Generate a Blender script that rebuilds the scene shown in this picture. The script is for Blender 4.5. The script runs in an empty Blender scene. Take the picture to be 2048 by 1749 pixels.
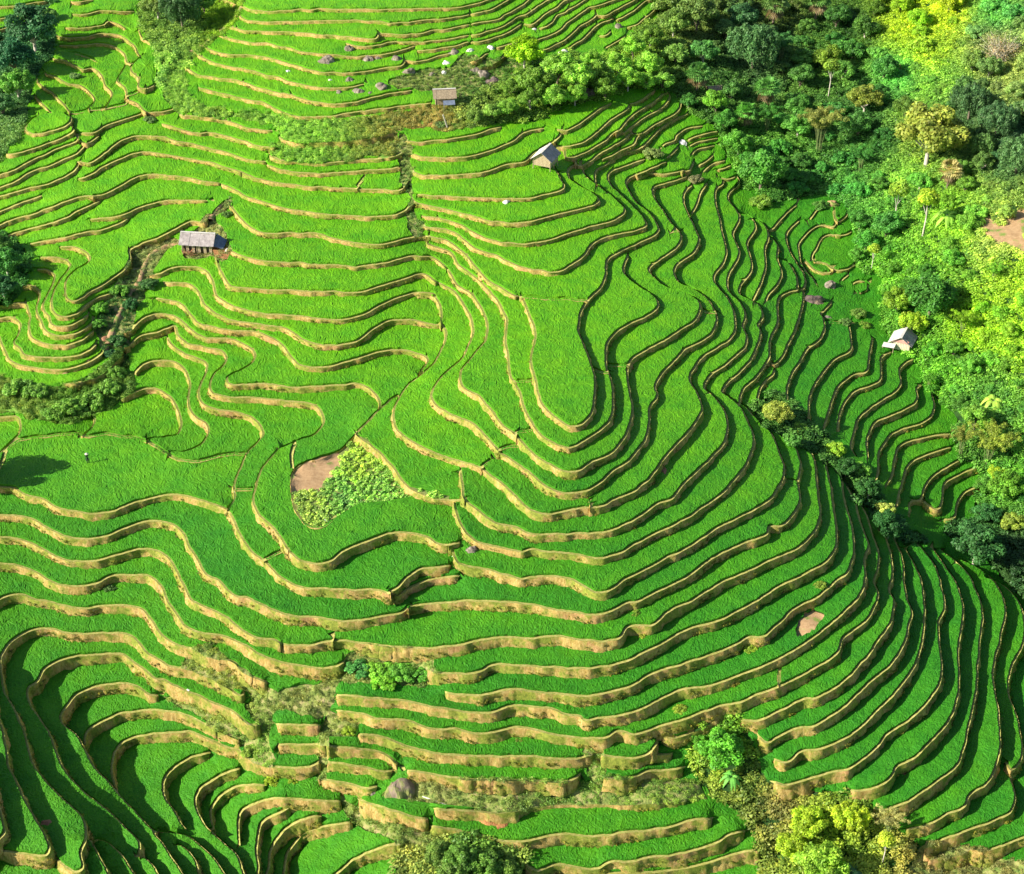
import bpy, bmesh, math, random, time
import numpy as np
from mathutils import Vector, Matrix, kdtree
from mathutils.geometry import delaunay_2d_cdt
T0=time.time()
R=math.radians
# ---------------------------------------------------------------- camera, sky, sun
SC=bpy.context.scene
PITCH=R(35); FPX=3250.0; HC=137.0
cam_d=bpy.data.cameras.new('camera'); cam=bpy.data.objects.new('camera',cam_d)
SC.collection.objects.link(cam); SC.camera=cam
cam.location=(0,0,HC); cam.rotation_euler=(R(90)-PITCH,0,0)
cam_d.sensor_width=36; cam_d.lens=36*FPX/2048; cam_d.clip_start=1; cam_d.clip_end=6000
SUN_EL=R(30); SUN_AZ=R(196)      # direction towards the sun, measured from +x counter-clockwise
to_sun=Vector((math.cos(SUN_AZ)*math.cos(SUN_EL),math.sin(SUN_AZ)*math.cos(SUN_EL),math.sin(SUN_EL)))
W=bpy.data.worlds.new('World'); SC.world=W; W.use_nodes=True
nt=W.node_tree; sky=nt.nodes.new('ShaderNodeTexSky'); sky.sky_type='NISHITA'; sky.sun_disc=False
sky.sun_elevation=SUN_EL; sky.sun_rotation=R(90)-SUN_AZ
nt.links.new(sky.outputs[0],nt.nodes['Background'].inputs[0]); nt.nodes['Background'].inputs[1].default_value=0.075
sd=bpy.data.lights.new('sun','SUN'); sd.energy=5.0; sd.angle=R(0.6); sd.color=(1,0.93,0.80)
so=bpy.data.objects.new('sun',sd); SC.collection.objects.link(so)
so.rotation_euler=to_sun.to_track_quat('Z','Y').to_euler(); so.location=to_sun*300
SC.view_settings.view_transform='Standard'; SC.view_settings.look='None'; SC.view_settings.exposure=0.8; SC.view_settings.gamma=1
# ---------------------------------------------------------------- helpers
COL=SC.collection
cP,sP=math.cos(PITCH),math.sin(PITCH)
def pos(u,v,z):
    """pixel of the photograph + height -> world point(s)"""
    u=np.asarray(u,float); v=np.asarray(v,float); z=np.asarray(z,float)
    dx=u-1024; y=v-874.5
    dy=cP*FPX-sP*y; dz=-sP*FPX-cP*y
    t=(z-HC)/dz
    return np.stack([dx*t,dy*t,z+0*t],-1)
def tag(o,label=None,cat=None,group=None,kind=None):
    if label:o['label']=label
    if cat:o['category']=cat
    if group:o['group']=group
    if kind:o['kind']=kind
    return o
def link(name,me,mats=(),parent=None):
    o=bpy.data.objects.new(name,me); COL.objects.link(o)
    for m in mats: me.materials.append(m)
    if parent is not None: o.parent=parent
    return o
def mesh(name,V,F,mats=(),parent=None,mi=None,smooth=False):
    me=bpy.data.meshes.new(name); V=np.asarray(V,np.float32); 
    if isinstance(F,np.ndarray):
        n,k=F.shape; me.vertices.add(len(V)); me.vertices.foreach_set('co',V.ravel())
        me.loops.add(n*k); me.loops.foreach_set('vertex_index',F.astype(np.int32).ravel())
        me.polygons.add(n); me.polygons.foreach_set('loop_start',np.arange(0,n*k,k,dtype=np.int32))
        me.polygons.foreach_set('loop_total',np.full(n,k,np.int32))
        me.update(calc_edges=True)
    else: me.from_pydata(V.tolist(),[],F)
    o=link(name,me,mats,parent)
    if mi is not None: me.polygons.foreach_set('material_index',np.asarray(mi,np.int32))
    if smooth: me.polygons.foreach_set('use_smooth',np.ones(len(me.polygons),bool))
    me.validate(); return o
def vcol(o,name,col):
    a=o.data.attributes.new(name,'FLOAT_COLOR','POINT'); c=np.ones((len(o.data.vertices),4),np.float32); c[:,:3]=col
    a.data.foreach_set('color',c.ravel())
# smooth value noise in numpy
_rs=np.random.RandomState(7); _tab=_rs.rand(256,256).astype(np.float32)
def vnoise(x,y):
    xi=np.floor(x).astype(int); yi=np.floor(y).astype(int); fx=x-xi; fy=y-yi
    fx=fx*fx*(3-2*fx); fy=fy*fy*(3-2*fy); g=lambda a,b:_tab[a%256,b%256]
    return (g(xi,yi)*(1-fx)+g(xi+1,yi)*fx)*(1-fy)+(g(xi,yi+1)*(1-fx)+g(xi+1,yi+1)*fx)*fy-0.5
# ---------------------------------------------------------------- materials
def newmat(name):
    m=bpy.data.materials.new(name); m.use_nodes=True; return m,m.node_tree,m.node_tree.nodes['Principled BSDF']
def N(t,typ,**k):
    n=t.nodes.new(typ)
    for a,b in k.items(): setattr(n,a,b)
    return n
def noise(t,vec,scale,detail=3,rough=.6):
    n=N(t,'ShaderNodeTexNoise'); n.inputs['Scale'].default_value=scale; n.inputs['Detail'].default_value=detail
    n.inputs['Roughness'].default_value=rough
    if vec is not None: t.links.new(vec,n.inputs['Vector'])
    return n.outputs['Fac']
def ramp(t,fac,stops):
    n=N(t,'ShaderNodeValToRGB'); t.links.new(fac,n.inputs[0]); e=n.color_ramp.elements
    while len(e)<len(stops): e.new(.5)
    for q,(p,c) in zip(e,stops): q.position=p; q.color=(*c,1) if len(c)==3 else c
    return n.outputs[0]
def mix(t,fac,a,b,mode='MIX'):
    n=N(t,'ShaderNodeMix',data_type='RGBA',blend_type=mode)
    for s,i in ((fac,0),(a,6),(b,7)):
        if hasattr(s,'links'): t.links.new(s,n.inputs[i])
        else: n.inputs[i].default_value=s if i==0 else (*s,1)
    return n.outputs[2]
def bump(t,b,h,strength=.5,dist=.1):
    n=N(t,'ShaderNodeBump'); n.inputs['Strength'].default_value=strength; n.inputs['Distance'].default_value=dist
    t.links.new(h,n.inputs['Height']); t.links.new(n.outputs[0],b.inputs['Normal'])
def obvec(t,scale=(1,1,1)):
    g=N(t,'ShaderNodeNewGeometry'); mp=N(t,'ShaderNodeMapping'); mp.inputs['Scale'].default_value=scale
    t.links.new(g.outputs['Position'],mp.inputs[0]); return mp.outputs[0]
def attr(t,name):
    a=N(t,'ShaderNodeAttribute'); a.attribute_name=name; return a
ITERS=1500; RICE_D=26
TRACE="""
@0,0
0,48 120,42 240,20 330,8
0,130 100,118 210,90
0,205 60,190 120,165
0,280 40,262
480,12 560,10 640,6
490,100 580,100 700,82 840,80 925,88
440,195 600,190 715,172
740,148 800,165 870,205
945,205 975,262 1030,292 1045,330
380,245 450,262 560,255 720,232 790,235 870,275 925,330 935,362
400,315 500,318 600,305 700,305 780,320 840,370 860,430 890,440
1000,365 930,420 890,480 945,545 935,590 1000,605 1060,580
360,405 430,415 520,458 560,478 640,475 690,520 715,590 760,640 750,700 700,740
b 500,370 580,395 680,435
860,440 825,500 795,550 850,600 870,680 930,710 1000,765 1100,770 1200,742
b 900,650 960,620 1000,605
300,500 400,545 470,575 560,595 640,685 600,745
250,560 300,600 360,640 420,700 470,765
235,660 270,700 340,770
b 480,775 650,755 860,715
540,918 650,910 720,865 830,825 950,785 1000,768
260,790 190,840 165,885 230,915 340,900 440,870 490,835 490,800 440,780
100,940 60,1000 45,1050 200,1030 350,975 470,925 505,895 495,870
0,1195 100,1160 250,1085 400,1020 510,975 545,945
545,965 600,985 660,950 685,925
0,1280 80,1255 200,1180 350,1130 480,1075 560,1020 600,985
75,1325 200,1290 330,1265 440,1215 530,1150 545,1120
0,1450 120,1400 230,1360 290,1338
0,1545 100,1500 250,1460 400,1400 560,1350 640,1340
0,1640 150,1580 300,1545 450,1490 600,1415 690,1375
200,1675 350,1645 450,1625 600,1590 700,1575 820,1530 880,1490
520,1110 620,1115 720,1050 800,985 900,940 1000,930 1100,938 1200,965 1350,1000 1550,1050 1700,1100 1820,1108
1100,850 1180,870 1300,905 1500,920 1650,965 1780,1000 1890,1010
1220,790 1300,795 1400,800 1550,830 1700,880 1870,900
530,1225 600,1210 700,1150 800,1100 900,1055 1030,1045 1150,1060 1300,1085 1450,1120 1600,1165 1635,1172
600,1345 680,1340 760,1310 860,1250 960,1205 1100,1195 1250,1215 1400,1240 1480,1252 1505,1262
610,1505 700,1500 850,1470 960,1420 1100,1380 1250,1370 1420,1375
@500,0
-57,45 0,72 150,78 400,68 700,65 1000,70 1200,62 1400,55 1530,30 1640,0
-77,110 0,143 250,150 500,143 700,142 850,152 1000,160 1200,140 1400,120 1500,99
-147,185 0,215 250,225 450,240 650,252 870,262
880,240 1050,242 1250,215 1500,170
650,300 750,318 900,305 1000,290 1130,290 1300,280 1400,262 1500,246
-217,245 -90,275 0,292 100,300 250,330 400,365 560,380 800,388 950,370 1130,318
1130,352 1300,335 1500,293
-317,315 -257,350 -107,375 0,383 120,400 250,435 400,480 560,500 750,495 900,470 1050,440
1060,415 1150,425 1280,390 1380,370
-397,345 -307,405 -227,440 -147,455 0,485 150,525 350,580 500,608 650,605 780,578
-452,450 -377,505 -287,530 -107,545 0,580 120,620 200,640 230,642 380,685 560,710 700,705 850,665 1000,640 1110,620
-357,600 -207,640 -57,680 80,698 100,710 200,760 350,800 500,800 700,775 950,740 1150,715 1240,705
190,940 260,968 450,978 650,965 860,940 990,905
130,1065 200,1095 400,1115 600,1110 800,1090 1000,1070 1045,1045
110,1130 250,1170 450,1190 700,1175 900,1160 1040,1150
-67,1180 0,1208 150,1245 300,1265 500,1285 730,1293 900,1298 1030,1300 1090,1230
b 730,1293 790,1215
-207,1260 -107,1300 0,1355 150,1405 300,1440 500,1465 700,1480 900,1482 1030,1460 1130,1390
1060,965 1150,972 1300,960 1500,930 1620,895 1720,870
1100,1060 1200,1080 1350,1080 1500,1070 1650,1030 1800,960 1900,900 2010,880
1110,1180 1200,1200 1350,1200 1500,1195 1650,1165 1750,1130 1880,1105 1922,1065 2027,1000 2122,930
@500,400
-147,35 -107,85 -7,185 90,225 250,230 450,235 560,265 750,300 900,307 1030,275 1130,258 1230,255 1350,290 1460,370 1530,460 1600,530 1700,600 1830,660
@1000,0
-570,1335 -400,1345 -200,1352 0,1360 170,1360 310,1335 400,1310 440,1275 425,1230 390,1170
-560,1395 -400,1430 -200,1475 -50,1515 120,1525 300,1495 480,1445 640,1405 680,1375 650,1335 560,1280 480,1215 475,1160 510,1125
-540,1480 -400,1495 -280,1540 -150,1610 0,1655 150,1672 300,1655 440,1610 600,1560 780,1510 850,1465 855,1435 800,1370 720,1310 640,1250 580,1190 568,1150
@1000,400
123,665 150,690 210,830 240,910 200,1090 235,1240 270,1370 340,1460 400,1510 470,1550 560,1540 620,1480 650,1380 655,1230 640,1150 590,1030 550,930 540,880 560,770 600,700 690,600 730,520 740,420 800,370 900,320 1030,260 1090,205 1040,110 930,20 901,-25 875,-72 861,-118 875,-145 921,-168 1008,-182 1121,-172 1228,-192
b 135,668 350,680 600,700
-527,185 -400,200 -300,240 -180,330 -50,375 0,400 130,460 250,480 385,500 480,450 570,390 630,310 700,270 820,235 940,210 1005,175 960,100 885,20 821,-45 768,-92 738,-138 741,-172 808,-212 875,-238 941,-262 995,-278
-500,300 -400,340 -337,370 -297,440 -217,500 -107,590 -17,700 40,820 30,950 45,1060 60,1170 90,1245 135,1330 170,1440 230,1560 310,1630 400,1680 490,1695 600,1640 700,1570 765,1490 780,1380 770,1250 740,1170 728,1050 745,970 830,890 950,825 1050,765 1085,715 1060,670 960,600 870,530 845,480 880,385
-367,475 -287,590 -190,655 -120,760 -90,870 -105,960 -187,1070 -260,1160 -280,1210 -255,1275 -150,1345 -60,1450 20,1550 100,1610 230,1745 330,1805 430,1855 530,1855 620,1800 720,1760 810,1690 870,1600 905,1480 905,1400 885,1290 875,1200 885,1130 950,1060 1100,980 1250,880 1340,820 1372,740 1340,680 1250,630 1130,590 1050,530 1020,480 1060,440 1160,370 1235,300 1245,250 1200,190 1130,100 1068,10 1048,-65 1061,-92 1121,-105 1208,-138 1288,-165
b 90,1250 150,1245 235,1240
b 640,1175 700,1185 745,1185
b 130,1595 170,1590 215,1580
b 1390,770 1475,772
b 1150,235 1225,215
b 765,1135 880,1140
1640,105 1610,60 1565,0 1570,-40 1640,-120
1300,115 1340,60 1370,-30 1420,-110
@1000,800
-427,-795 -327,-745 -257,-645 -200,-535 -187,-445 -227,-355 -257,-285 -357,-195 -437,-115 -477,-35 -450,25 -357,95 -200,155 -150,200 -60,300 0,365 100,430 200,500 290,580 400,635 560,635 680,575 780,490 880,425 950,345 1000,270 1025,160 1030,60 1080,-35 1070,-85 1110,-175 1170,-235 1250,-325 1400,-405 1470,-485 1485,-570 1440,-665 1380,-715 1300,-765 1230,-795 1195,-855 1210,-915 1330,-1005 1370,-1080 1330,-1185 1295,-1245 1262,-1335 1265,-1410 1315,-1463
-557,-715 -457,-705 -417,-645 -400,-515 -375,-465 -400,-345 -447,-255 -537,-175 -667,-55 -735,85 -735,125 -717,190 -647,260 -507,340 -357,400 -257,430 -147,465 -50,530 30,595 100,660 200,750 340,785 450,765 560,745 700,735 800,680 900,635 1000,570 1060,500 1130,400 1200,320 1280,240 1350,140 1385,70 1375,20 1340,-65 1305,-125 1320,-195 1400,-295 1560,-395 1610,-465 1600,-585 1560,-685 1490,-765 1467,-835 1540,-945 1552,-1015 1530,-1115 1500,-1245 1480,-1345 1485,-1440 1530,-1470
-277,490 -267,560 -257,650 -227,700 -157,760 -57,830 0,850 100,870 200,915 340,925 500,920 620,915 740,908 850,860 980,790 1080,715 1180,680 1250,590 1350,490 1450,400 1530,310 1562,200 1540,90 1480,0 1440,-40 1400,-70 1430,-145 1560,-255 1680,-365 1690,-435 1665,-495 1680,-565 1640,-665 1560,-745 1560,-825 1620,-935 1640,-995 1600,-1125 1640,-1215 1640,-1265
-317,715 -287,820 -247,900 -197,950 -147,975 0,1012 150,1045 210,1030 400,1050 540,1065 630,1085 740,1080 850,1035 1000,950 1150,880 1300,800 1400,730 1500,660 1600,560 1690,440 1740,300 1710,180 1650,60 1560,-20 1520,-50 1540,-95 1640,-185 1710,-255 1765,-365 1785,-465 1765,-505 1800,-555 1780,-635 1720,-675 1640,-720 1650,-775 1725,-895 1705,-1005 1692,-1065 1750,-1165 1720,-1240 1650,-1270
-350,1000 -297,1110 -247,1135 -107,1160 43,1200 150,1225 220,1210 400,1215 500,1235 560,1270 640,1315 700,1322 780,1285 880,1220 1000,1160 1150,1080 1300,1005 1400,940 1500,870 1620,810 1750,750 1870,660 1930,560 1945,480 1920,380 1870,250 1780,150 1690,60 1640,20 1660,-50 1700,-95 1770,-165 1840,-275 1850,-400 1903,-515 1901,-578 1898,-644 1911,-697 1968,-731 2034,-750 2034,-817 2001,-890 1968,-936 1908,-969
1740,-680 1820,-885 1812,-1020 1838,-1110 1820,-1180 1750,-1235
-620,1415 -450,1395 -250,1380 0,1385 200,1400 400,1440 550,1465 650,1470 750,1455 850,1400 950,1385 1050,1330 1200,1260 1320,1185 1450,1090 1600,1010 1750,950 1825,920 1840,870 1920,868 2000,800 2050,700 2040,560 2060,450 2030,340 1960,275 1890,230
-1487,1672 -1460,1680 -1307,1682 -1207,1662 -1107,1652 -957,1667 -807,1682 -557,1702 -407,1697 -257,1672 -107,1642 0,1628 200,1635 400,1622 600,1650 740,1650 820,1628 870,1560 960,1545 1040,1540 1150,1450 1300,1380 1450,1290 1529,1245 1680,1180 1830,1110 2030,1020 2150,900 2190,800 2170,600 2160,450 2130,350
b 600,690 610,710 620,745
b 1945,565 2020,565
b 0,350 60,325 140,318
@1000,1249
-497,310 -447,335 -307,345 -157,335 -27,282 150,290 350,300 650,305 740,290 860,260 1000,190 1150,110 1300,40 1529,-32 1729,-142 1929,-262 2079,-332 2229,-422 2290,-500 2305,-600 2280,-780 2265,-910 2240,-1050 2215,-1130 2165,-1170
-377,470 -227,490 -107,485 50,450 250,465 450,488 650,490 780,465 900,430 1000,360 1100,320 1300,260 1450,210 1600,150 1700,95 1800,90 1870,30 1900,5 1990,-80 2069,-132 2169,-182 2289,-282 2379,-352 2414,-452 2414,-632 2379,-752 2349,-882 2329,-1022 2269,-1102
-1117,490 -1007,495 -827,515 -657,530 -507,560 -307,595 -157,612 -27,600 73,562 250,570 350,575 450,620 540,630 560,655 700,645 850,625 1000,570 1100,510 1250,450 1400,430 1600,365 1800,290 1950,220 2099,128 2229,28 2379,-102 2469,-202 2499,-302 2499,-432 2519,-532 2489,-632 2449,-732 2429,-832 2389,-912 2350,-1000
-1117,600 -947,615 -857,645 -657,660 -557,690 -457,722 -307,720 -157,755 0,735 130,708 250,725 350,755 500,778 650,785 730,775 800,737 840,740 900,755 1000,740 1100,700 1250,660 1400,600 1520,560 1600,550 1750,490 1950,410 2129,320 2309,200 2349,100 2429,40 2529,-50 2569,-132 2584,-212 2559,-282 2589,-382 2589,-482 2549,-612 2509,-732 2469,-812
-967,755 -857,762 -757,790 -657,835 -557,860 -407,888 -207,905 0,908 200,910 400,922 520,920 640,893
690,895 850,920 950,910 1030,880 1080,810
1060,892 1180,890
-637,1005 -537,1012 -407,1042 -257,1060 0,1072 250,1075 470,1075 550,1030
710,1050 850,1060 930,1040 1020,1005 1150,1005 1250,985
-450,1270 -200,1280 0,1290 300,1245 600,1232 900,1235 1280,1210
-477,1385 -357,1402 -207,1430 -57,1470 90,1492 200,1480 330,1450 430,1440 600,1455 850,1430 1100,1400 1300,1350 1450,1330
170,1640 250,1685 330,1660 430,1645 550,1670 680,1670 750,1630 900,1625 1000,1600 1200,1580 1310,1550 1450,1510 1560,1450 1670,1420
700,1710 900,1700 1150,1690 1400,1640 1600,1580 1780,1540
1100,770 1180,785 1300,750 1420,690 1510,645
b 1895,320 1900,405
@500,1249
180,690 300,695 480,695
190,825 350,832 520,828
560,840 700,855 850,870 930,905 1010,970
530,950 650,965 800,985 880,1010 980,1005
460,1060 600,1085 700,1100 800,1125 870,1110
740,1200 850,1240 980,1275 1100,1320 1220,1340
130,1680 160,1520 280,1380 400,1330 490,1310
240,1700 270,1560 350,1450 450,1400 580,1370 700,1360
600,1700 700,1620 850,1550 940,1520 1050,1510
@1448,1249
110,655 230,660 270,650 400,590 550,510 630,505 800,410 900,320 1000,200 1060,110 1140,0 1165,-100 1165,-160 1130,-230 1155,-330 1140,-480 1110,-580 1060,-640
230,770 290,815 400,760 500,715 620,700 750,620 900,500 1000,400 1130,290 1200,200 1250,100 1270,0 1290,-60 1255,-180 1235,-280 1235,-400 1200,-520 1160,-600
340,930 400,950 460,935 520,880 650,860 800,800 900,740 1000,650 1100,550 1220,420 1300,300 1350,180 1370,50 1375,-50 1370,-170 1355,-280 1300,-420 1250,-500
340,1085 420,1105 520,1080 650,1040 750,1010 860,990 950,930 1070,820 1100,770 1250,670 1380,550 1470,420 1490,300 1480,150 1470,50 1470,-20 1510,-100 1500,-200 1470,-330 1430,-420 1350,-520 1310,-560
860,1140 970,1140 1060,1110 1150,1040 1180,980 1290,930 1450,770 1540,660 1600,500 1610,350 1605,200 1630,0 1640,-100 1600,-250 1540,-350 1480,-450 1430,-510
1020,1260 1100,1270 1250,1220 1350,1150 1450,1080 1590,980 1640,850 1690,650 1720,500 1735,300 1760,50 1775,-50 1740,-200 1660,-350 1560,-450 1480,-510
1240,1410 1400,1370 1530,1300 1640,1250 1680,1170 1780,1110 1830,1050 1870,950 1890,820 1880,600 1850,450 1840,320 1880,150 1910,20 1925,-50 1900,-200 1820,-320 1700,-400 1600,-440
1370,1535 1500,1475 1700,1400 1850,1340 1960,1290 1990,1180 1960,1060
1920,950 1960,1000 2010,960 2040,900 2030,750 1990,600 1950,500 1945,380 1990,250 2048,150 2060,50 2048,-50 2010,-150 1900,-270 1780,-320
1400,1610 1500,1600 1600,1580 1690,1540 1750,1550 1900,1520 2060,1460
@0,800
0,600 90,605 170,650 280,680 400,740 520,770 650,780 760,765 900,715 1050,670 1200,655 1350,685 1480,725 1550,760 1600,850 1650,950 1720,1040 1800,1105 1900,1205 1990,1265 2107,1290 2307,1300 2457,1305 2587,1305 2667,1330
0,790 100,790 200,815 320,880 430,935 550,955 700,945 820,900 950,850 1070,835 1180,860 1250,920 1290,1010 1350,1100 1400,1190 1480,1230 1600,1340 1700,1360 1857,1440 1957,1475 2157,1490 2307,1512 2457,1512 2607,1485 2747,1455 2785,1418
0,940 80,945 200,980 300,1030 420,1090 540,1110 700,1095 820,1060 950,1025 1050,1030 1140,1080 1190,1150 1250,1270 1300,1360 1400,1420 1550,1490 1650,1580 1750,1630 1880,1642 1925,1670
0,1125 100,1130 220,1170 320,1230 420,1270 560,1280 680,1250 760,1210 900,1200 1020,1210 1090,1270 1150,1390 1220,1490 1260,1545 1400,1600 1520,1620 1600,1650 1700,1700 1800,1755 1900,1795 2048,1822 2207,1837 2307,1822 2357,1792
0,1370 70,1340 170,1335 250,1370 370,1390 500,1425 620,1425 750,1410 880,1410 960,1430 1020,1500 1080,1580 1150,1645 1250,1690 1350,1715 1390,1750 1450,1770 1570,1785 1640,1850 1720,1900 1830,1935
1140,-420 1170,-375 1230,-325 1330,-285 1405,-245 1400,-185 1370,-115 1350,-35 1380,25 1450,65 1600,85 1700,115 1765,170 1790,240 1750,300 1700,350 1660,410 1625,500 1590,600 1600,680 1550,755
b 0,480 30,430 60,330 130,285 350,250 500,235 600,260 700,240 800,250 930,270 1000,290 1080,340 1160,390 1300,430 1400,415 1530,385 1680,375
640,100 635,170 600,220 560,245
0,120 120,125 135,170 120,240 60,300
b 1610,620 1735,622
@0,1249
380,1610 450,1660 520,1700 570,1670 560,1560 600,1430 560,1310 480,1230 350,1110 260,1000 210,880 170,740 130,640 80,540 40,470 20,370 5,260 50,160 130,90 220,45 350,35 450,60 560,75 700,65 850,65 930,110 1000,200 1080,250 1165,290 1300,320 1420,370 1540,430 1640,490 1675,470
950,1590 960,1500 890,1420 780,1310 650,1200 550,1120 470,1030 400,900 350,760 280,640 220,560 195,440 260,390 310,310 380,260 480,230 600,215 760,205 860,225 950,290 1060,370 1110,382 1200,430 1350,490 1500,560 1600,610 1700,690 1780,700
1160,1425 1060,1410 950,1310 850,1200 750,1080 640,960 580,840 520,750 440,680 425,630 460,570 520,490 620,440 720,418 850,410 950,440 1030,490 1085,490
588,830 590,800 600,740 680,680 800,620 900,600 1060,590 1250,620 1400,690 1550,760 1640,800
790,1110 772,1000 790,880 850,810 950,770 1100,745 1250,740 1330,748 1450,800 1560,848 1615,855 1640,880 1720,940 1800,970 1950,985 2087,985 2187,950
1280,1400 1250,1370 1190,1270 1130,1170 1135,1060 1200,980 1300,915 1440,880
1540,1500 1400,1370 1340,1230 1370,1130 1450,1070 1550,1020 1640,990
1460,1400 1450,1280 1500,1190 1600,1120 1700,1105 1820,1100
1640,1520 1630,1400 1650,1290 1700,1250 1820,1205 1950,1198 2207,1210 2327,1215
1770,1680 1760,1500 1790,1370 1870,1310 1960,1270 1990,1250
40,1555 150,1575 330,1575 345,1520 300,1420 250,1340 180,1210 110,1060 60,960 50,850 20,720 0,640
0,1470 40,1430 25,1340 0,1240
750,1710 700,1620 650,1520 620,1480
920,1710 850,1600 790,1530 740,1490 660,1465
1090,1710 1000,1600 960,1580
1250,1710 1180,1600 1100,1480 1065,1440
1370,1710 1330,1600 1250,1520 1190,1510
1540,1710 1480,1620 1380,1520 1290,1450 1210,1430
1670,1710 1620,1580 1550,1510
@0,400
400,325 490,322 560,345 605,400 590,440 520,480 460,540 440,600 450,670 500,700 540,690 600,645 700,590 800,520 880,450 895,400 890,350 960,310 1080,265 1200,200 1300,150 1400,150 1420,110
270,400 380,395 440,415 475,450 460,485 410,550 370,620 350,700 360,760 400,795 480,795 550,760 640,690 760,640
250,480 320,482 370,520 360,570 320,650 290,720 300,760 330,800 335,840 390,870 480,862 560,820 605,790
130,590 210,590 265,625 265,680 245,750 270,830 300,890 400,935 520,915 600,870 640,830
0,720 100,708 170,715 190,760 200,800 190,870 210,940 280,980 400,1000 550,970 640,900
0,810 80,805 130,850 120,920 90,980 130,1015 150,1045 200,1070 330,1085 450,1080 600,1040 660,990
30,1030 60,1090 150,1130 300,1160 430,1165 600,1115 700,1050 715,1010
430,1260 550,1245 680,1200 780,1120 840,1040 850,1010
1020,518 1080,515 1150,480 1230,460 1370,465 1420,510 1450,570 1470,650 1520,690 1600,730 1700,765 1850,785 2048,798 2157,815 2307,825 2447,800 2607,720 2757,660 2857,638 2960,645
1470,370 1490,450 1530,540 1570,590 1700,610 1850,620 2048,625 2307,632 2457,635 2607,590 2757,540 2887,512 2985,568
1580,355 1650,385 1740,410 1850,425 2048,435 2257,452 2457,458 2607,440 2807,390 2907,390 2957,400 3047,475
1110,565 1200,572 1290,580 1345,630 1385,710 1470,780 1600,830 1720,845 1860,865 1957,885 2057,950 2157,985 2307,1000 2457,960 2557,885 2657,832 2807,825 2977,855
1060,680 1150,685 1230,710 1290,780 1350,840 1450,870 1600,895 1720,903 1807,925 1907,980 1977,1060 2037,1125 2107,1145 2257,1140 2407,1095 2607,1040 2757,1030 2857,1060 2917,1095 2880,1150 2840,1210
840,910 900,890 960,830 1050,785 1150,785 1210,810 1280,870 1400,940 1560,950 1650,985 1720,1030 1730,1090 1680,1150 1590,1190 1545,1225 1560,1260 1650,1270 1807,1258 1907,1270 2007,1285 2107,1280 2307,1268 2437,1262 2507,1290 2567,1350 2587,1410 2570,1445
880,1000 950,940 1050,910 1150,880 1190,865 1210,920 1280,980 1400,1010 1500,1030 1540,1080 1520,1140 1450,1200 1425,1270 1450,1320 1550,1350 1707,1355 1857,1372 2007,1382 2137,1400 2187,1450 2200,1520 2170,1580 2057,1640 1907,1700
920,1190 980,1130 1080,1105 1180,1110 1250,1150 1290,1240 1280,1350 1290,1430 1330,1480 1400,1530 1420,1590 1390,1650 1320,1700 1260,1720 1160,1725
820,1370 880,1330 980,1300 1070,1300 1150,1340 1200,1420 1230,1520 1210,1600 1160,1620 1000,1640
@500,800
200,335 120,420 60,500 30,600 15,700 50,780 140,860 210,950 260,1030 330,1090 460,1125 550,1105 640,1040 800,970 950,922 1100,915 1200,938 1290,990 1340,995 1440,975
b 1010,-30 870,75 730,220 640,330 500,400 380,430 290,490 280,600 300,740 400,870 500,870 600,800
750,265 870,360 970,460 1050,570 1150,640 1300,688 1450,685
960,1315 1010,1290 1080,1210 1180,1160 1370,1135
1000,1345 1100,1280 1250,1230 1430,1210
b 85,1105 160,1075 245,1035
b 300,460 295,380 325,290
b 1590,462 1650,420
b 570,1650 580,1590
@1448,400
290,705 320,640 385,560 400,515 370,400 372,320 330,262
340,1125 400,1080 450,980 500,860 545,720 555,650
430,1420 440,1290 470,1190 520,1110 580,1020 660,950 690,880 680,810 670,790 740,700
600,1540 580,1440 620,1280 700,1160 780,1080 870,1030 870,950 860,870 850,830
680,1580 720,1450 780,1290 870,1210 980,1170 1000,1050 1020,960
780,1600 790,1500 820,1400 900,1310 1070,1240 1080,1150 1080,1080 1150,1040
900,1745 875,1690 890,1600 930,1490 1050,1390 1160,1330 1210,1270 1200,1170 1250,1110 1300,1090
990,1765 985,1620 1030,1535 1150,1470 1300,1400 1330,1340 1320,1290 1350,1270
1035,1935 1062,1840 1062,1735 1120,1635 1200,1575 1350,1535 1430,1465 1440,1390 1410,1290
230,1470 240,1340 280,1250 340,1200 350,1170
b 720,840 870,850
@1448,800
1110,600 1160,500 1170,400 1200,320 1300,280 1450,250 1560,240
1180,740 1200,640 1230,550 1260,460 1330,400 1450,360 1550,330
1270,790 1275,710 1350,680 1380,600 1430,530 1530,460 1620,410
1370,700 1440,755 1480,740 1500,640 1520,570 1620,510 1730,470
1490,830 1580,800 1600,700 1650,640 1720,600 1780,570
1280,990 1240,1010 1200,1020
@940,0,5.12
0,148 100,130 230,105 340,40 400,0
0,255 150,235 290,205 370,150 470,95 550,50 620,0
0,370 120,345 250,310 350,270 430,215 490,180 560,160 640,110 720,60 830,0
0,440 130,425 250,385 380,345 480,290 540,245
540,255 620,260 700,215 780,150 900,75 950,25 1000,0
260,490 380,465 450,450 530,385 550,375
700,300 790,275 860,225 900,165 990,130
640,450 700,410 780,380 880,335 960,285 1000,240 1040,210 1130,140 1200,100 1290,65 1400,30 1500,0
1010,105 1060,75 1120,35 1190,0
720,525 830,490 900,460 980,410 1060,340 1120,280 1160,255 1280,190
980,520 1060,460 1150,410 1230,340 1280,290 1400,220 1470,190
1290,170 1400,160 1480,120 1570,70 1690,0
1490,215 1600,165 1700,100 1790,30 1830,10
1600,290 1700,265 1780,200 1850,140 1920,70
1310,380 1390,370 1450,320
1380,510 1480,450 1600,370
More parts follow.
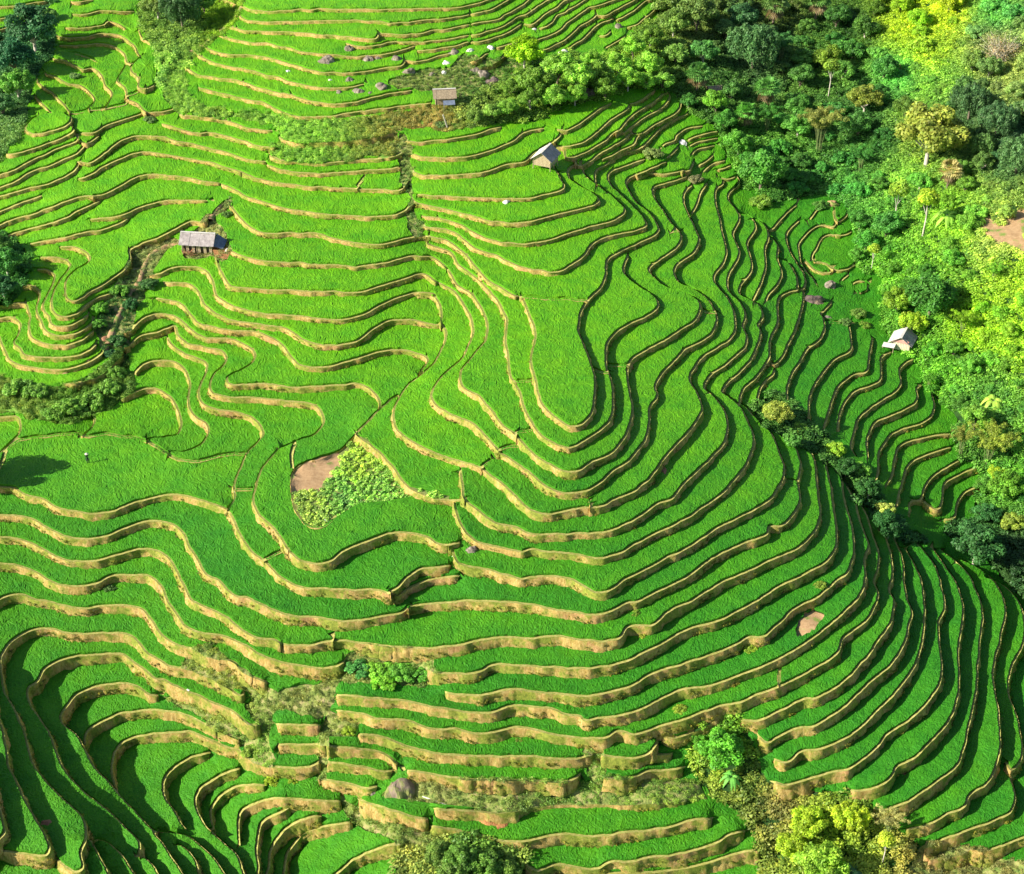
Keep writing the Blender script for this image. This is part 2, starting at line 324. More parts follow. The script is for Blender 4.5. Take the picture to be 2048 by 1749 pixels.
0,640 110,595 200,550
0,700 130,695 260,650 340,590 400,530
@1100,170,5.12
60,465 150,475 260,430 400,340 520,250 640,190
60,625 150,637 300,605 420,540 530,450 640,360 760,280 830,230
140,700 150,745 230,750 330,710 450,650 560,590 650,500 720,460 800,370 870,310 960,240 1080,170 1160,100 1210,70
810,205 900,180 980,130 1080,50
250,780 270,820 330,825 420,780 520,710 600,660 700,600 780,545 830,505
690,490 760,490 850,430 930,370 1040,300 1130,250 1200,190 1240,120
520,775 650,720 780,650 870,600 900,540 960,490 1050,430 1170,360 1290,290 1340,220 1350,140
b 830,505 930,510
480,1030 465,960 470,905 500,860 580,820 700,740 800,690 920,655
970,630 1040,550 1120,470 1190,410 1300,350 1430,290
1150,640 1200,600 1290,565
1310,520 1390,465 1480,440 1570,425
1400,580 1500,530 1620,500 1750,490
1180,755 1260,700 1320,645
1420,640 1500,600 1620,575 1720,550
870,930 960,895 1050,850 1150,810 1200,795
1510,850 1600,790 1680,720
1450,730 1500,670 1600,650 1690,630
1560,910 1660,820 1800,775
1700,880 1800,850 1860,830
1730,960 1830,975 1920,940
1370,880 1420,880 1480,800
@1460,380,5.147
710,1025 770,1020 790,970 770,880 680,740 610,600 590,490 620,420 720,320
900,980 870,920 800,850 740,760 715,640 720,560 800,460 900,385 960,375 1080,375 1110,340
820,325 870,250 940,180
440,410 510,330 600,240 700,150
855,705 900,600 960,500 1010,470 1140,485
870,740 970,760 1090,830 1200,825 1290,780
770,745 860,820 950,860 1040,850
1140,960 1230,870
1250,980 1330,940 1400,950
1320,1070 1420,1030
1060,210 1065,270 1110,330 1190,290 1215,250
1080,470 1200,470 1260,430
"""
# ---------------------------------------------------------------- terrain: traced terrace edges
def load_trace(txt):
    out=[];ox=oy=0;sc=3.4133
    for ln in txt.strip().splitlines():
        if ln[0]=='@':
            h=ln[1:].split(',');ox,oy=int(h[0]),int(h[1]);sc=float(h[2]) if len(h)>2 else 3.4133;continue
        b=ln[0]=='b'
        if b: ln=ln[2:]
        out.append((np.array([list(map(float,t.split(','))) for t in ln.split()])/sc+[ox,oy],b))
    return out
def catmull(p,step=5.0):
    n=len(p); q=np.vstack([2*p[0]-p[1],p,2*p[-1]-p[-2]]); res=[p[0]]
    for i in range(n-1):
        p0,p1,p2,p3=q[i:i+4]; d=np.linalg.norm(p2-p1); m=max(1,int(round(d/step)))
        t1=max(.03,np.linalg.norm(p1-p0)**.5);t2=t1+max(.03,d**.5);t3=t2+max(.03,np.linalg.norm(p3-p2)**.5)
        t=(t1+(t2-t1)*np.arange(1,m+1)/m)[:,None]
        A1=(t1-t)/t1*p0+t/t1*p1; A2=(t2-t)/(t2-t1)*p1+(t-t1)/(t2-t1)*p2; A3=(t3-t)/(t3-t2)*p2+(t-t2)/(t3-t2)*p3
        B1=(t2-t)/t2*A1+t/t2*A2; B2=(t3-t)/(t3-t1)*A2+(t-t1)/(t3-t1)*A3
        res+=list((t2-t)/(t2-t1)*B1+(t-t1)/(t2-t1)*B2)
    return np.array(res)
def snap(L,Rr=13,Wd=2048,Hd=1749):
    A=np.vstack([p[:-1] for p,b in L]);B=np.vstack([p[1:] for p,b in L]);I=np.concatenate([[i]*(len(p)-1) for i,(p,b) in enumerate(L)])
    D=B-A;DD=(D**2).sum(1)+1e-9; out=[]
    for i,(p,b) in enumerate(L):
        p=p.copy()
        for e in (0,-1):
            q=p[e]; t=np.clip(((q-A)*D).sum(1)/DD,0,1);P=A+D*t[:,None]
            d=np.where(I!=i,np.hypot(*(P-q).T),1e9);j=d.argmin()
            tg=(p[0]-p[1]) if e==0 else (p[-1]-p[-2]); tg=tg/np.linalg.norm(tg); dv=P[j]-q
            ok=(dv@tg)/(np.linalg.norm(dv)+1e-9)>.35
            if 0<d[j]<Rr and (ok or d[j]<5):
                if e==0: p=np.vstack([P[j],p]) if d[j]>3 else np.vstack([P[j],p[1:]])
                else: p=np.vstack([p,P[j]]) if d[j]>3 else np.vstack([p[:-1],P[j]])
            elif (q[0]<25 and tg[0]<-.2) or (q[1]<25 and tg[1]<-.2) or (q[0]>Wd-25 and tg[0]>.2) or (q[1]>Hd-25 and tg[1]>.2):
                p=np.vstack([q+tg*120,p]) if e==0 else np.vstack([p,q+tg*120])
        out.append((p,b))
    return out
LN=[(catmull(p),b) for p,b in snap(load_trace(TRACE))]
# join line ends to the exact vertex of the line they meet
allp=np.vstack([p for p,b in LN]); alli=np.concatenate([[i]*len(p) for i,(p,b) in enumerate(LN)])
for i,(p,b) in enumerate(LN):
    for e in (0,-1):
        d=np.where(alli!=i,np.hypot(*(allp-p[e]).T),1e9); j=d.argmin()
        if d[j]<6: p[e]=allp[j]
# a little hand-dug wobble
for p,b in LN:
    if len(p)>4:
        w=np.stack([vnoise(p[:,0]*.045+3,p[:,1]*.045),vnoise(p[:,0]*.045+77,p[:,1]*.045+31)],1)*3.0+np.stack([vnoise(p[:,0]*.13+3,p[:,1]*.13),vnoise(p[:,0]*.13+77,p[:,1]*.13+31)],1)*1.3
        w[0]=w[-1]=0; p[:]=p+w
def zest(v): return (1749-np.asarray(v))*0.034
def scale_at(u,v):           # photograph pixels per metre, and sine / cosine of the view angle
    P=pos(u,v,zest(v)); d=np.sqrt(P[...,0]**2+P[...,1]**2+(P[...,2]-HC)**2)
    s=(HC-P[...,2])/d; return FPX/d,s,np.sqrt(1-s*s)
RV=[-200,0,300,650,1000,1300,1749,2000]; RP=[5.5,6.3,7.6,9.2,12.2,15.2,17,18]
def riser_px(u,v):
    r=np.interp(v,RV,RP); return r*np.where((u>1400)&(v<1050),.82,1)*np.where((u>1560)&(v<640),.6,1)
kd=kdtree.KDTree(len(allp)); allp=np.vstack([p for p,b in LN])
allb=np.concatenate([[b]*len(p) for p,b in LN])
for k,p in enumerate(allp): kd.insert((p[0],p[1],0),k)
kd.balance()
LDZ=[]; k0=0
for i,(p,b) in enumerate(LN):
    t=np.gradient(p,axis=0); t/=np.linalg.norm(t,axis=1)[:,None]+1e-9; n=np.stack([-t[:,1],t[:,0]],1)
    r=riser_px(p[:,0],p[:,1]); lim=r.copy()
    for k in range(len(p)):
        if n[k,1]>.3 and not b:
            for co,j,d in kd.find_range((p[k,0],p[k,1],0),42):
                if abs(j-k0-k)>10 and not allb[j]:
                    w=allp[j]-p[k]; a=w@n[k]
                    if a>2 and abs(w@t[k])<.6*a: lim[k]=min(lim[k],.60*a/n[k,1])
    s,sn,cs=scale_at(p[:,0],p[:,1])
    dz=lim/(s*cs)*(1+.55*vnoise(p[:,0]*.012+i*3.7,p[:,1]*.012)+.3*vnoise(p[:,0]*.05+i,p[:,1]*.05))+.18
    K=min(15,len(p)); dz=np.convolve(np.pad(dz,K//2,mode='edge'),np.ones(K)/K,'valid')[:len(p)]
    if b: dz=np.full(len(p),.14)
    LDZ.append(np.maximum(dz,.08)); k0+=len(p)
# constrained triangulation in the picture plane, heights solved afterwards
PV=[];PE=[];EI=[]
for i,(p,b) in enumerate(LN):
    o=len(PV); PV+=[tuple(x) for x in p]
    for k in range(len(p)-1): PE.append((o+k,o+k+1)); EI.append((i,k))
nj=len(PE)
OFFP=[];OFFN=[]
for i,(p,b) in enumerate(LN):
    t=np.gradient(p,axis=0); t/=np.linalg.norm(t,axis=1)[:,None]+1e-9; n=np.stack([t[:,1],-t[:,0]],1)
    s,sn,cs=scale_at(p[:,0],p[:,1]); w=.30 if not b else .42
    q=p+n*np.stack([s*w,s*w*sn*1.1],1); OFFP.append(q)
    if len(q)>5:
        o=len(PV); PV+=[tuple(x) for x in q]
        for k in range(len(q)-1): PE.append((o+k,o+k+1)); EI.append((-1,k))
def inpoly(P,poly):
    poly=np.array(poly,float); x,y=P[:,0],P[:,1]; r=np.zeros(len(P),bool)
    for (x1,y1),(x2,y2) in zip(poly,np.roll(poly,-1,0)):
        if y1!=y2: r^=((y1>y)!=(y2>y))&(x<(x2-x1)*(y-y1)/(y2-y1)+x1)
    return r
ZONES=[ # kind, outline in photograph pixels
('forest',[(1330,-140),(1315,40),(1275,100),(1310,150),(1345,182),(1365,215),(1385,235),(1440,262),(1435,300),(1465,330),(1480,362),(1470,372),(1510,385),(1545,405),(1600,395),(1660,392),(1690,410),(1700,440),(1722,490),(1715,530),(1760,560),(1765,600),(1760,640),(1790,700),(1830,720),(1850,760),(1865,790),(1905,830),(1910,880),(1925,920),(1955,935),(1975,965),(1960,985),(1945,1010),(1940,1050),(1890,1045),(1885,1075),(1960,1110),(2048,1200),(2230,1300),(2230,-140)]),
('forest',[(975,170),(1010,150),(1050,105),(1100,118),(1150,112),(1190,128),(1240,92),(1300,45),(1345,182),(1300,175),(1215,200),(1120,218),(1090,240),(1000,252),(930,262),(890,262),(930,200)]),
('forest',[(300,-140),(495,-140),(480,20),(440,80),(390,120),(370,150),(335,180),(345,215),(310,165),(315,100),(290,60),(275,20),(290,-10)]),
('grass',[(495,-140),(484,18),(444,78),(392,120),(372,150),(335,180),(330,140),(375,95),(415,45),(440,-140)]),
('earth',[(1962,425),(2000,442),(2048,415),(2215,420),(2215,505),(2048,516),(2018,497),(1985,482),(1965,452)]),
('forest',[(-180,75),(40,60),(70,20),(110,0),(95,30),(112,70),(105,110),(70,160),(60,210),(0,330),(-180,420)]),
('forest',[(-180,500),(30,482),(62,520),(45,570),(20,610),(-180,640)]),
('grass',[(330,180),(365,150),(380,200),(520,225),(620,243),(740,238),(860,215),(900,215),(930,262),(880,262),(790,264),(760,275),(560,275),(555,262),(430,236),(350,225)]),
('grass',[(552,290),(790,272),(802,305),(700,322),(560,322),(535,300)]),
('scrub',[(775,165),(830,145),(900,132),(930,112),(1000,122),(1060,125),(990,170),(930,200),(885,185),(830,185)]),
('scrub',[(795,272),(815,272),(826,340),(832,420),(852,455),(842,475),(825,470),(812,440),(822,400),(803,370),(800,320)]),
('grass',[(-180,700),(0,752),(60,782),(125,775),(160,760),(210,735),(245,702),(258,730),(268,790),(200,828),(180,840),(120,850),(30,832),(-180,830)]),
('scrub',[(262,515),(330,482),(368,480),(345,500),(312,540),(290,600),(270,640),(250,700),(212,705),(188,650),(210,600),(240,560)]),
('scrub',[(430,440),(455,425),(460,400),(425,430),(405,445),(365,480),(372,520),(435,520),(460,520),(455,470)]),
('veg',[(712,872),(676,903),(643,917),(611,926),(585,944),(582,976),(588,1017),(617,1055),(646,1055),(676,1034),(722,1011),(780,1008),(830,992),(900,1005),(905,1000),(808,970),(780,932),(755,905),(730,882)]),
('scrub',[(400,1290),(430,1300),(500,1350),(535,1378),(690,1340),(700,1310),(720,1295),(850,1305),(870,1375),(770,1378),(680,1370),(668,1410),(652,1440),(545,1428),(545,1545),(500,1530),(520,1465),(490,1420),(495,1392),(430,1370),(360,1340)]),
('scrub',[(330,1395),(380,1400),(450,1430),(480,1440),(520,1460),(545,1500),(540,1530),(500,1510),(470,1490),(400,1440)]),
('scrub',[(635,1470),(655,1420),(720,1450),(715,1480),(655,1485),(655,1560),(640,1560)]),
('scrub',[(830,1555),(1060,1568),(1170,1562),(1200,1550),(1400,1560),(1420,1600),(1300,1612),(1000,1622),(860,1612),(760,1600),(790,1570)]),
('forest',[(1385,1470),(1440,1442),(1480,1442),(1512,1500),(1545,1575),(1620,1580),(1700,1595),(1750,1625),(1805,1665),(1850,1700),(1850,1920),(1560,1920),(1520,1720),(1500,1650),(1430,1600),(1395,1560)]),
('forest',[(800,1650),(870,1668),(1050,1705),(1060,1920),(820,1920),(790,1740)]),
('scrub',[(685,1590),(730,1622),(860,1660),(850,1700),(800,1692),(700,1640)]),
('forest',[(1505,815),(1560,790),(1620,845),(1660,890),(1740,965),(1790,1035),(1850,1085),(1800,1085),(1720,1005),(1640,925),(1580,885),(1530,860)]),
('scrub',[(1845,1690),(2060,1725),(2240,1700),(2240,1920),(1840,1920)]),
('earth',[(1588,1272),(1598,1248),(1618,1228),(1640,1218),(1652,1228),(1642,1252),(1618,1268),(1600,1280)]),
('earth',[(1790,1548),(1800,1532),(1822,1528),(1830,1540),(1812,1556)]),
('scrub',[(1180,1560),(1170,1500),(1200,1490),(1215,1545),(1200,1570)]),
]

def closed(poly):
    p=np.array(poly,float); q=catmull(np.vstack([p[-1],p,p[0],p[1]]),8.0)
    a=np.argmin(np.hypot(*(q-p[0]).T)); b=len(q)-1-np.argmin(np.hypot(*(q[::-1]-p[0]).T)); q=q[a:b] if b>a+3 else p
    w=np.stack([vnoise(q[:,0]*.05,q[:,1]*.05),vnoise(q[:,0]*.05+50,q[:,1]*.05+9)],1)*12+np.stack([vnoise(q[:,0]*.16,q[:,1]*.16),vnoise(q[:,0]*.16+50,q[:,1]*.16+9)],1)*7
    return q+w
ZONES=[(k,closed(p)) for k,p in ZONES]
for kz,q in ZONES:
    o=len(PV); PV+=[tuple(x) for x in q]
    for k in range(len(q)): PE.append((o+k,o+(k+1)%len(q))); EI.append((-2,k))
UMIN,UMAX,VMIN,VMAX=-170,2215,-130,1900
rs=np.random.RandomState(3); G=12.5
gx,gy=np.meshgrid(np.arange(UMIN,UMAX+G,G),np.arange(VMIN,VMAX+G,G)); gx=gx.ravel();gy=gy.ravel()
edge=(gx<=UMIN)|(gy<=VMIN)|(gx>=UMAX)|(gy>=VMAX)
jx=gx+(rs.rand(len(gx))-.5)*G*.6*~edge; jy=gy+(rs.rand(len(gx))-.5)*G*.6*~edge
occ=np.zeros((700,800),bool); arr=np.array(PV)
for a in(-1,0,1):
    for b_ in(-1,0,1): occ[np.clip(((arr[:,1]+200)/3.4).astype(int)+a,0,699),np.clip(((arr[:,0]+220)/3.4).astype(int)+b_,0,799)]=True
keep=~occ[np.clip(((jy+200)/3.4).astype(int),0,699),np.clip(((jx+220)/3.4).astype(int),0,799)]
PV+=[(a,b) for a,b in zip(jx[keep],jy[keep])]
r=delaunay_2d_cdt([Vector(v) for v in PV],PE,[],0,1e-4,True)
V2=np.array([v[:] for v in r[0]]); TR=np.array(r[2],np.int64)
print('cdt',len(V2),len(TR),'%.1fs'%(time.time()-T0))
NV=len(V2); NT=len(TR)
# orient all triangles the same way (positive area with y down)
a,b_,c=V2[TR[:,0]],V2[TR[:,1]],V2[TR[:,2]]
ar=(b_[:,0]-a[:,0])*(c[:,1]-a[:,1])-(b_[:,1]-a[:,1])*(c[:,0]-a[:,0]); TR[ar<0]=TR[ar<0][:,::-1]
CEN=V2[TR].mean(1)
inp=np.array(PV); jump={}
for (x,y),og in zip(r[1],r[4]):
    for e in og:
        if e<nj:
            li,k=EI[e]; d=inp[PE[e][1]]-inp[PE[e][0]]
            if (V2[y]-V2[x])@d<0: x,y=y,x
            jump[(x,y)]=(li,LDZ[li][k]); break
# half edges
he_a=TR.ravel(); he_b=np.roll(TR,-1,axis=1).ravel(); he_t=np.repeat(np.arange(NT),3); he_k=np.tile([0,1,2],NT)
key=np.minimum(he_a,he_b)*NV+np.maximum(he_a,he_b); od=np.argsort(key,kind='stable'); ks=key[od]
pr=np.where(ks[1:]==ks[:-1])[0]; h1=od[pr]; h2=od[pr+1]
jk=np.array([min(x,y)*NV+max(x,y) for x,y in jump]); isj=np.isin(key[h1],jk)
c_a=lambda h:3*he_t[h]+he_k[h]; c_b=lambda h:3*he_t[h]+(he_k[h]+1)%3
x=np.concatenate([c_a(h1[~isj]),c_b(h1[~isj])]); y=np.concatenate([c_b(h2[~isj]),c_a(h2[~isj])])
lab=np.arange(3*NT)
while True:
    m=np.minimum(lab[x],lab[y]); n=lab.copy(); np.minimum.at(n,x,m); np.minimum.at(n,y,m); n=n[n]; 
    if (n==lab).all(): break
    lab=n
un,node=np.unique(lab,return_inverse=True); NN=len(un); node=node.reshape(NT,3)
nuv=np.zeros((NN,2)); nuv[node.ravel()]=V2[TR.ravel()]
zone=np.full(NT,'rice',dtype='<U8')
for kz,poly in ZONES: zone[inpoly(CEN,poly)]=kz
zone[(zone=='veg')&inpoly(CEN,[(578,940),(611,922),(643,912),(676,900),(681,930),(650,965),(640,985),(578,985)])]='earth'
# bund strip on the high side of every edge
LB=np.array([(q[0],q[1]) for p in OFFP for q in p]); 
kb=kdtree.KDTree(len(allp)); 
nrm=[];wid=[]
for (p,b),q in zip(LN,OFFP): nrm.append(q-p)
nrm=np.vstack(nrm)
for t_ in np.where((zone=='rice')|(zone=='veg'))[0]:
    x_=CEN[t_]
    for co,j,d in kd.find_n((x_[0],x_[1],0),2):
        w=x_-allp[j]; L_=np.linalg.norm(nrm[j]); a_=w@nrm[j]/L_
        if d<9 and 0<a_<L_*.98: zone[t_]='bund'; break
# solve heights: flat inside a field, a step across each edge, a gentle slope where the forest stands
tri_e=[(0,1),(1,2),(2,0)]
I=np.concatenate([node[:,a] for a,b in tri_e]);J=np.concatenate([node[:,b] for a,b in tri_e]); TT=np.tile(np.arange(NT),3)
d=nuv[J]-nuv[I]; gsl=np.zeros((NT,2))
f_=np.isin(zone,['forest','grass','scrub'])
gsl[f_]=(0,-.030)
far=(zone=='forest')&(CEN[:,0]>1560)&(CEN[:,1]<1250)
gsl[far]=np.stack([np.where(CEN[far][:,0]>1700,.035,.015),np.full(far.sum(),-.030)],1)
b_=(gsl[TT]*d).sum(1); wgt=np.ones(len(I)); wgt[f_[TT]]=.35
jI=[];jJ=[];jb=[]; JE=[]
hidx={}
for h in np.concatenate([h1[isj],h2[isj]]): hidx[(he_a[h],he_b[h])]=h
for (x_,y_),(li,dz) in jump.items():
    A_=hidx.get((x_,y_));B_=hidx.get((y_,x_))
    if A_ is None or B_ is None: continue
    # triangles are positively oriented with y down: the one holding x->y lies on the right-hand (low) side
    lo,hi=A_,B_
    la,lb=node.ravel()[c_a(lo)],node.ravel()[c_b(lo)]; hb,ha=node.ravel()[c_a(hi)],node.ravel()[c_b(hi)]
    for l_,h_ in((la,ha),(lb,hb)):
        if l_!=h_: jI.append(l_);jJ.append(h_);jb.append(dz)
    JE.append((ha,hb,la,lb,li))
I=np.concatenate([I,jI]);J=np.concatenate([J,jJ]);b_=np.concatenate([b_,jb]); wgt=np.concatenate([wgt,np.full(len(jI),6.)])
JE=np.array(JE)
z=zest(nuv[:,1]).astype(float)
diag=np.bincount(I,wgt,NN)+np.bincount(J,wgt,NN)+1e-9
def Aop(x): w=wgt*(x[J]-x[I]); return np.bincount(J,w,NN)-np.bincount(I,w,NN)
rhs=np.bincount(J,wgt*b_,NN)-np.bincount(I,wgt*b_,NN)
res=rhs-Aop(z); y_=res/diag; p_=y_.copy(); rz=res@y_
for it in range(ITERS):
    Ap=Aop(p_); al=rz/(p_@Ap); z+=al*p_; res-=al*Ap; y_=res/diag; rn=res@y_; p_=y_+rn/rz*p_; rz=rn
    if rn<1e-4: break
print('solve',it,rn,NN,'%.1fs'%(time.time()-T0))
cn=np.argmin(np.hypot(nuv[:,0]-1024,nuv[:,1]-874)); z+=25-z[cn]
for q in [(100,1700),(1024,1700),(1900,1700),(100,900),(1900,900),(100,100),(700,100),(1200,300),(1650,600),(1950,300),(1950,50),(1800,1000)]:
    k=np.argmin(np.hypot(nuv[:,0]-q[0],nuv[:,1]-q[1])); print(q,'z=%.1f'%z[k],np.round(pos(*nuv[k],z[k]),1))
# ---------------------------------------------------------------- terrain meshes
NODEP=pos(nuv[:,0],nuv[:,1],z)
LIP=.12
hi_nodes=np.unique(JE[:,:2].ravel())
isb=np.zeros(NN,bool)
for n_ in hi_nodes: isb[n_]=True
ground_z=z.copy(); ground_z[isb]+=LIP
for (ha,hb,la,lb,li) in JE:
    if LN[li][1]: ground_z[ha]=z[ha]+.24; ground_z[hb]=z[hb]+.24
GP=pos(nuv[:,0],nuv[:,1],ground_z)
wild=np.zeros(NN,bool); wild[node[np.isin(zone,['forest','grass','scrub','earth'])].ravel()]=True
GP[wild&~isb,2]+=(vnoise(GP[wild&~isb,0]*.5,GP[wild&~isb,1]*.5)*.5+vnoise(GP[wild&~isb,0]*1.7,GP[wild&~isb,1]*1.7)*.2)
ZI={'rice':0,'bund':1,'veg':2,'grass':3,'scrub':4,'earth':5,'forest':6}
def m_soil(name,stops,sc=2.5,bs=.6,bd=.08,extra=None):
    m,t,b=newmat(name); v=obvec(t); n=noise(t,v,sc,5,.65); c=ramp(t,n,stops)
    if extra: 
        n2=noise(t,v,extra[0],3); f=ramp(t,n2,[(extra[1]-.04,(0,0,0)),(extra[1]+.04,(1,1,1))]); c=mix(t,f,c,extra[2])
    t.links.new(c,b.inputs['Base Color']); b.inputs['Roughness'].default_value=.95; b.inputs['Specular IOR Level'].default_value=.15
    bump(t,b,noise(t,v,sc*4,4),bs,bd); return m
M_mud=m_soil('paddy mud',[(.3,(.03,.05,.012)),(.7,(.07,.085,.025))])
M_bund=m_soil('bund turf',[(.3,(.22,.27,.04)),(.55,(.46,.42,.13)),(.75,(.60,.52,.22))],3)
M_veg=m_soil('plot soil',[(.3,(.10,.20,.03)),(.7,(.34,.33,.12))],1.2)
M_grass=m_soil('rough grass',[(.3,(.09,.22,.03)),(.5,(.18,.36,.05)),(.75,(.30,.42,.09))],1.3,.9,.2)
M_scrub=m_soil('scrub',[(.3,(.11,.20,.04)),(.5,(.26,.31,.08)),(.7,(.42,.34,.17))],1.1,.9,.2)
M_earth=m_soil('bare earth',[(.3,(.36,.22,.11)),(.7,(.55,.37,.20))],2,.6,.1,(.5,.60,(.20,.28,.06)))
M_floor=m_soil('forest floor',[(.3,(.015,.04,.012)),(.6,(.04,.11,.02)),(.8,(.10,.16,.03))],.6,1,.3)
mi=np.array([ZI[k] for k in zone])
hill=mesh('terraced_hillside',GP,node.copy()[:,::-1],[M_mud,M_bund,M_veg,M_grass,M_scrub,M_earth,M_floor],None,mi,True)
tag(hill,kind='structure')
# risers: the dug faces below each edge
m,t,b=newmat('dug earth face'); v=obvec(t); vs=obvec(t,(3.2,3.2,.7))
big=noise(t,v,.16,3); n1=noise(t,vs,1.6,4,.7)
tan=ramp(t,n1,[(.28,(.29,.19,.05)),(.5,(.52,.36,.115)),(.72,(.70,.54,.22))])
red=ramp(t,n1,[(.3,(.34,.17,.07)),(.7,(.62,.38,.18))])
grs=ramp(t,noise(t,v,4,4),[(.3,(.10,.17,.02)),(.7,(.34,.40,.06))])
c=mix(t,ramp(t,big,[(.58,(0,0,0)),(.66,(.8,.8,.8))]),tan,red)
g2=noise(t,v,.45,4,.7)
c=mix(t,ramp(t,g2,[(.44,(0,0,0)),(.56,(.9,.9,.9))]),c,grs)
t.links.new(c,b.inputs['Base Color']); b.inputs['Roughness'].default_value=.95; b.inputs['Specular IOR Level'].default_value=.1
bump(t,b,noise(t,vs,6,4),.9,.12); M_riser=m
hid,inv=np.unique(JE[:,:2].ravel(),return_inverse=True); inv=inv.reshape(-1,2)
K=len(hid); top=GP[hid]; zl=np.full(K,1e9)
lo_of=np.zeros(K,int)
for (ha,hb,la,lb,li),(ia,ib) in zip(JE,inv):
    if z[la]<zl[ia]: zl[ia]=z[la]
    if z[lb]<zl[ib]: zl[ib]=z[lb]
dr=top[inv[:,1]]-top[inv[:,0]]; on=np.stack([dr[:,1],-dr[:,0]],1); on/=np.linalg.norm(on,axis=1)[:,None]+1e-9
ov=np.zeros((K,2)); np.add.at(ov,inv[:,0],on); np.add.at(ov,inv[:,1],on); ov/=np.linalg.norm(ov,axis=1)[:,None]+1e-9
RR=6; h=np.maximum(top[:,2]-zl+.05,.02); rows=[]
for r_ in range(RR+1):
    f=r_/RR; P=top.copy(); zz=top[:,2]-f*(h+.15)
    nn=vnoise(P[:,0]*1.3+zz*1.9,P[:,1]*1.3-zz*1.1)*.34+vnoise(P[:,0]*3.7+zz*3.9,P[:,1]*3.7)*.14
    off=.02+f*.14*h+nn*1.35*min(1,f*3)*np.minimum(1,h)
    if r_==0: off=off*0-.0
    P[:,:2]+=ov*off[:,None]; P[:,2]=zz; rows.append(P)
WV=np.vstack(rows); WF=[]
for r_ in range(RR):
    a0=inv[:,0]+r_*K;a1=inv[:,1]+r_*K; WF.append(np.stack([a0,a0+K,a1+K,a1],1))
WF=np.vstack(WF)
ris=mesh('earth_banks',WV,WF,[M_riser],None,None,False); tag(ris,kind='structure')
# rice
m,t,b=newmat('young rice'); v=obvec(t); tn=attr(t,'tint')
g1=noise(t,v,7.0,3,.7); g3=noise(t,v,.35,3)
c=mix(t,1.0,tn.outputs['Color'],ramp(t,g1,[(.25,(.45,.52,.45)),(.5,(.98,1.0,.95)),(.75,(1.4,1.3,1.2))]),'MULTIPLY')
c=mix(t,1.0,c,ramp(t,g3,[(.3,(.72,.86,.95)),(.7,(1.45,1.12,.9))]),'MULTIPLY')
t.links.new(c,b.inputs['Base Color']); b.inputs['Roughness'].default_value=.6; b.inputs['Specular IOR Level'].default_value=.25
bump(t,b,g1,.9,.12); M_rice=m
rt=np.where(zone=='rice')[0]
# fields = connected groups of rice triangles
pt1,pt2=he_t[h1],he_t[h2]; okp=(~isj)&(zone[pt1]=='rice')&(zone[pt2]=='rice')
fl=np.arange(NT); xa,xb=pt1[okp],pt2[okp]
while True:
    mm=np.minimum(fl[xa],fl[xb]); n=fl.copy(); np.minimum.at(n,xa,mm); np.minimum.at(n,xb,mm); n=n[n]
    if (n==fl).all(): break
    fl=n
RH=.30
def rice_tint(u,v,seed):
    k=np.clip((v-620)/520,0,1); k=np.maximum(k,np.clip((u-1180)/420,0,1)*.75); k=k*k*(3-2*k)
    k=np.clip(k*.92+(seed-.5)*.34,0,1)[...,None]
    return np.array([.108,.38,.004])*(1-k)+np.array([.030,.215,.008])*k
used,rin=np.unique(node[rt].ravel(),return_inverse=True); rin=rin.reshape(-1,3)
RVt=NODEP[used].copy(); 
RVt[:,2]+=RH*(1+.35*vnoise(RVt[:,0]*1.1,RVt[:,1]*1.1))
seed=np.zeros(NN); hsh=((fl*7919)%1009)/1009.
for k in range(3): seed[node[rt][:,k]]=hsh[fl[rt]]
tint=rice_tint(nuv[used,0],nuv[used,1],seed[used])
be={}
for tri in rin:
    for k in range(3):
        e=(int(tri[k]),int(tri[(k+1)%3])); 
        if (e[1],e[0]) in be: del be[(e[1],e[0])]
        else: be[e]=1
be=np.array(list(be.keys())); nU=len(used)
RVb=NODEP[used].copy(); RVb[:,2]-=.05
V_=np.vstack([RVt,RVb]); F_=[tuple(x[::-1]) for x in rin]+[(a,b_,b_+nU,a+nU) for a,b_ in be]

# rice hills: small fans of blades scattered over the fields by geometry nodes (nobody could count them)
m,t,b=newmat('rice blades'); a=attr(t,'tint'); a.attribute_type='INSTANCER'
oi=N(t,'ShaderNodeObjectInfo')
c=mix(t,1.0,a.outputs['Color'],ramp(t,oi.outputs['Random'],[(0,(.75,.8,.7)),(1,(1.35,1.25,1.2))]),'MULTIPLY')
t.links.new(c,b.inputs['Base Color']); b.inputs['Roughness'].default_value=.5; b.inputs['Specular IOR Level'].default_value=.3
tl=N(t,'ShaderNodeBsdfTranslucent'); t.links.new(c,tl.inputs[0]); ms=N(t,'ShaderNodeMixShader'); ms.inputs[0].default_value=.5
t.links.new(b.outputs[0],ms.inputs[1]); t.links.new(tl.outputs[0],ms.inputs[2]); t.links.new(ms.outputs[0],t.nodes['Material Output'].inputs[0])
M_blade=m
def tuft_mesh(name,nb,h,spread,wd,seed,mat):
    rg=random.Random(seed); V=[];F=[]
    for k in range(nb):
        az=rg.uniform(0,6.283); l=h*rg.uniform(.7,1.1); s=spread*rg.uniform(.3,1.1); w=wd*rg.uniform(.7,1.2)
        dx,dy=math.cos(az),math.sin(az); px,py=-dy*w,dx*w; o=len(V); bx,by=dx*.03,dy*.03
        V+=[(bx-px*.5,by-py*.5,0),(bx+px*.5,by+py*.5,0),(bx+dx*s*.45-px,by+dy*s*.45-py,l*.65),(bx+dx*s*.45+px,by+dy*s*.45+py,l*.65),(bx+dx*s,by+dy*s,l*(1-.25*s/spread*.5))]
        F+=[(o,o+1,o+3,o+2),(o+2,o+3,o+4)]
    me=bpy.data.meshes.new(name); me.from_pydata(V,[],F); me.materials.append(mat); return me
_SG={}
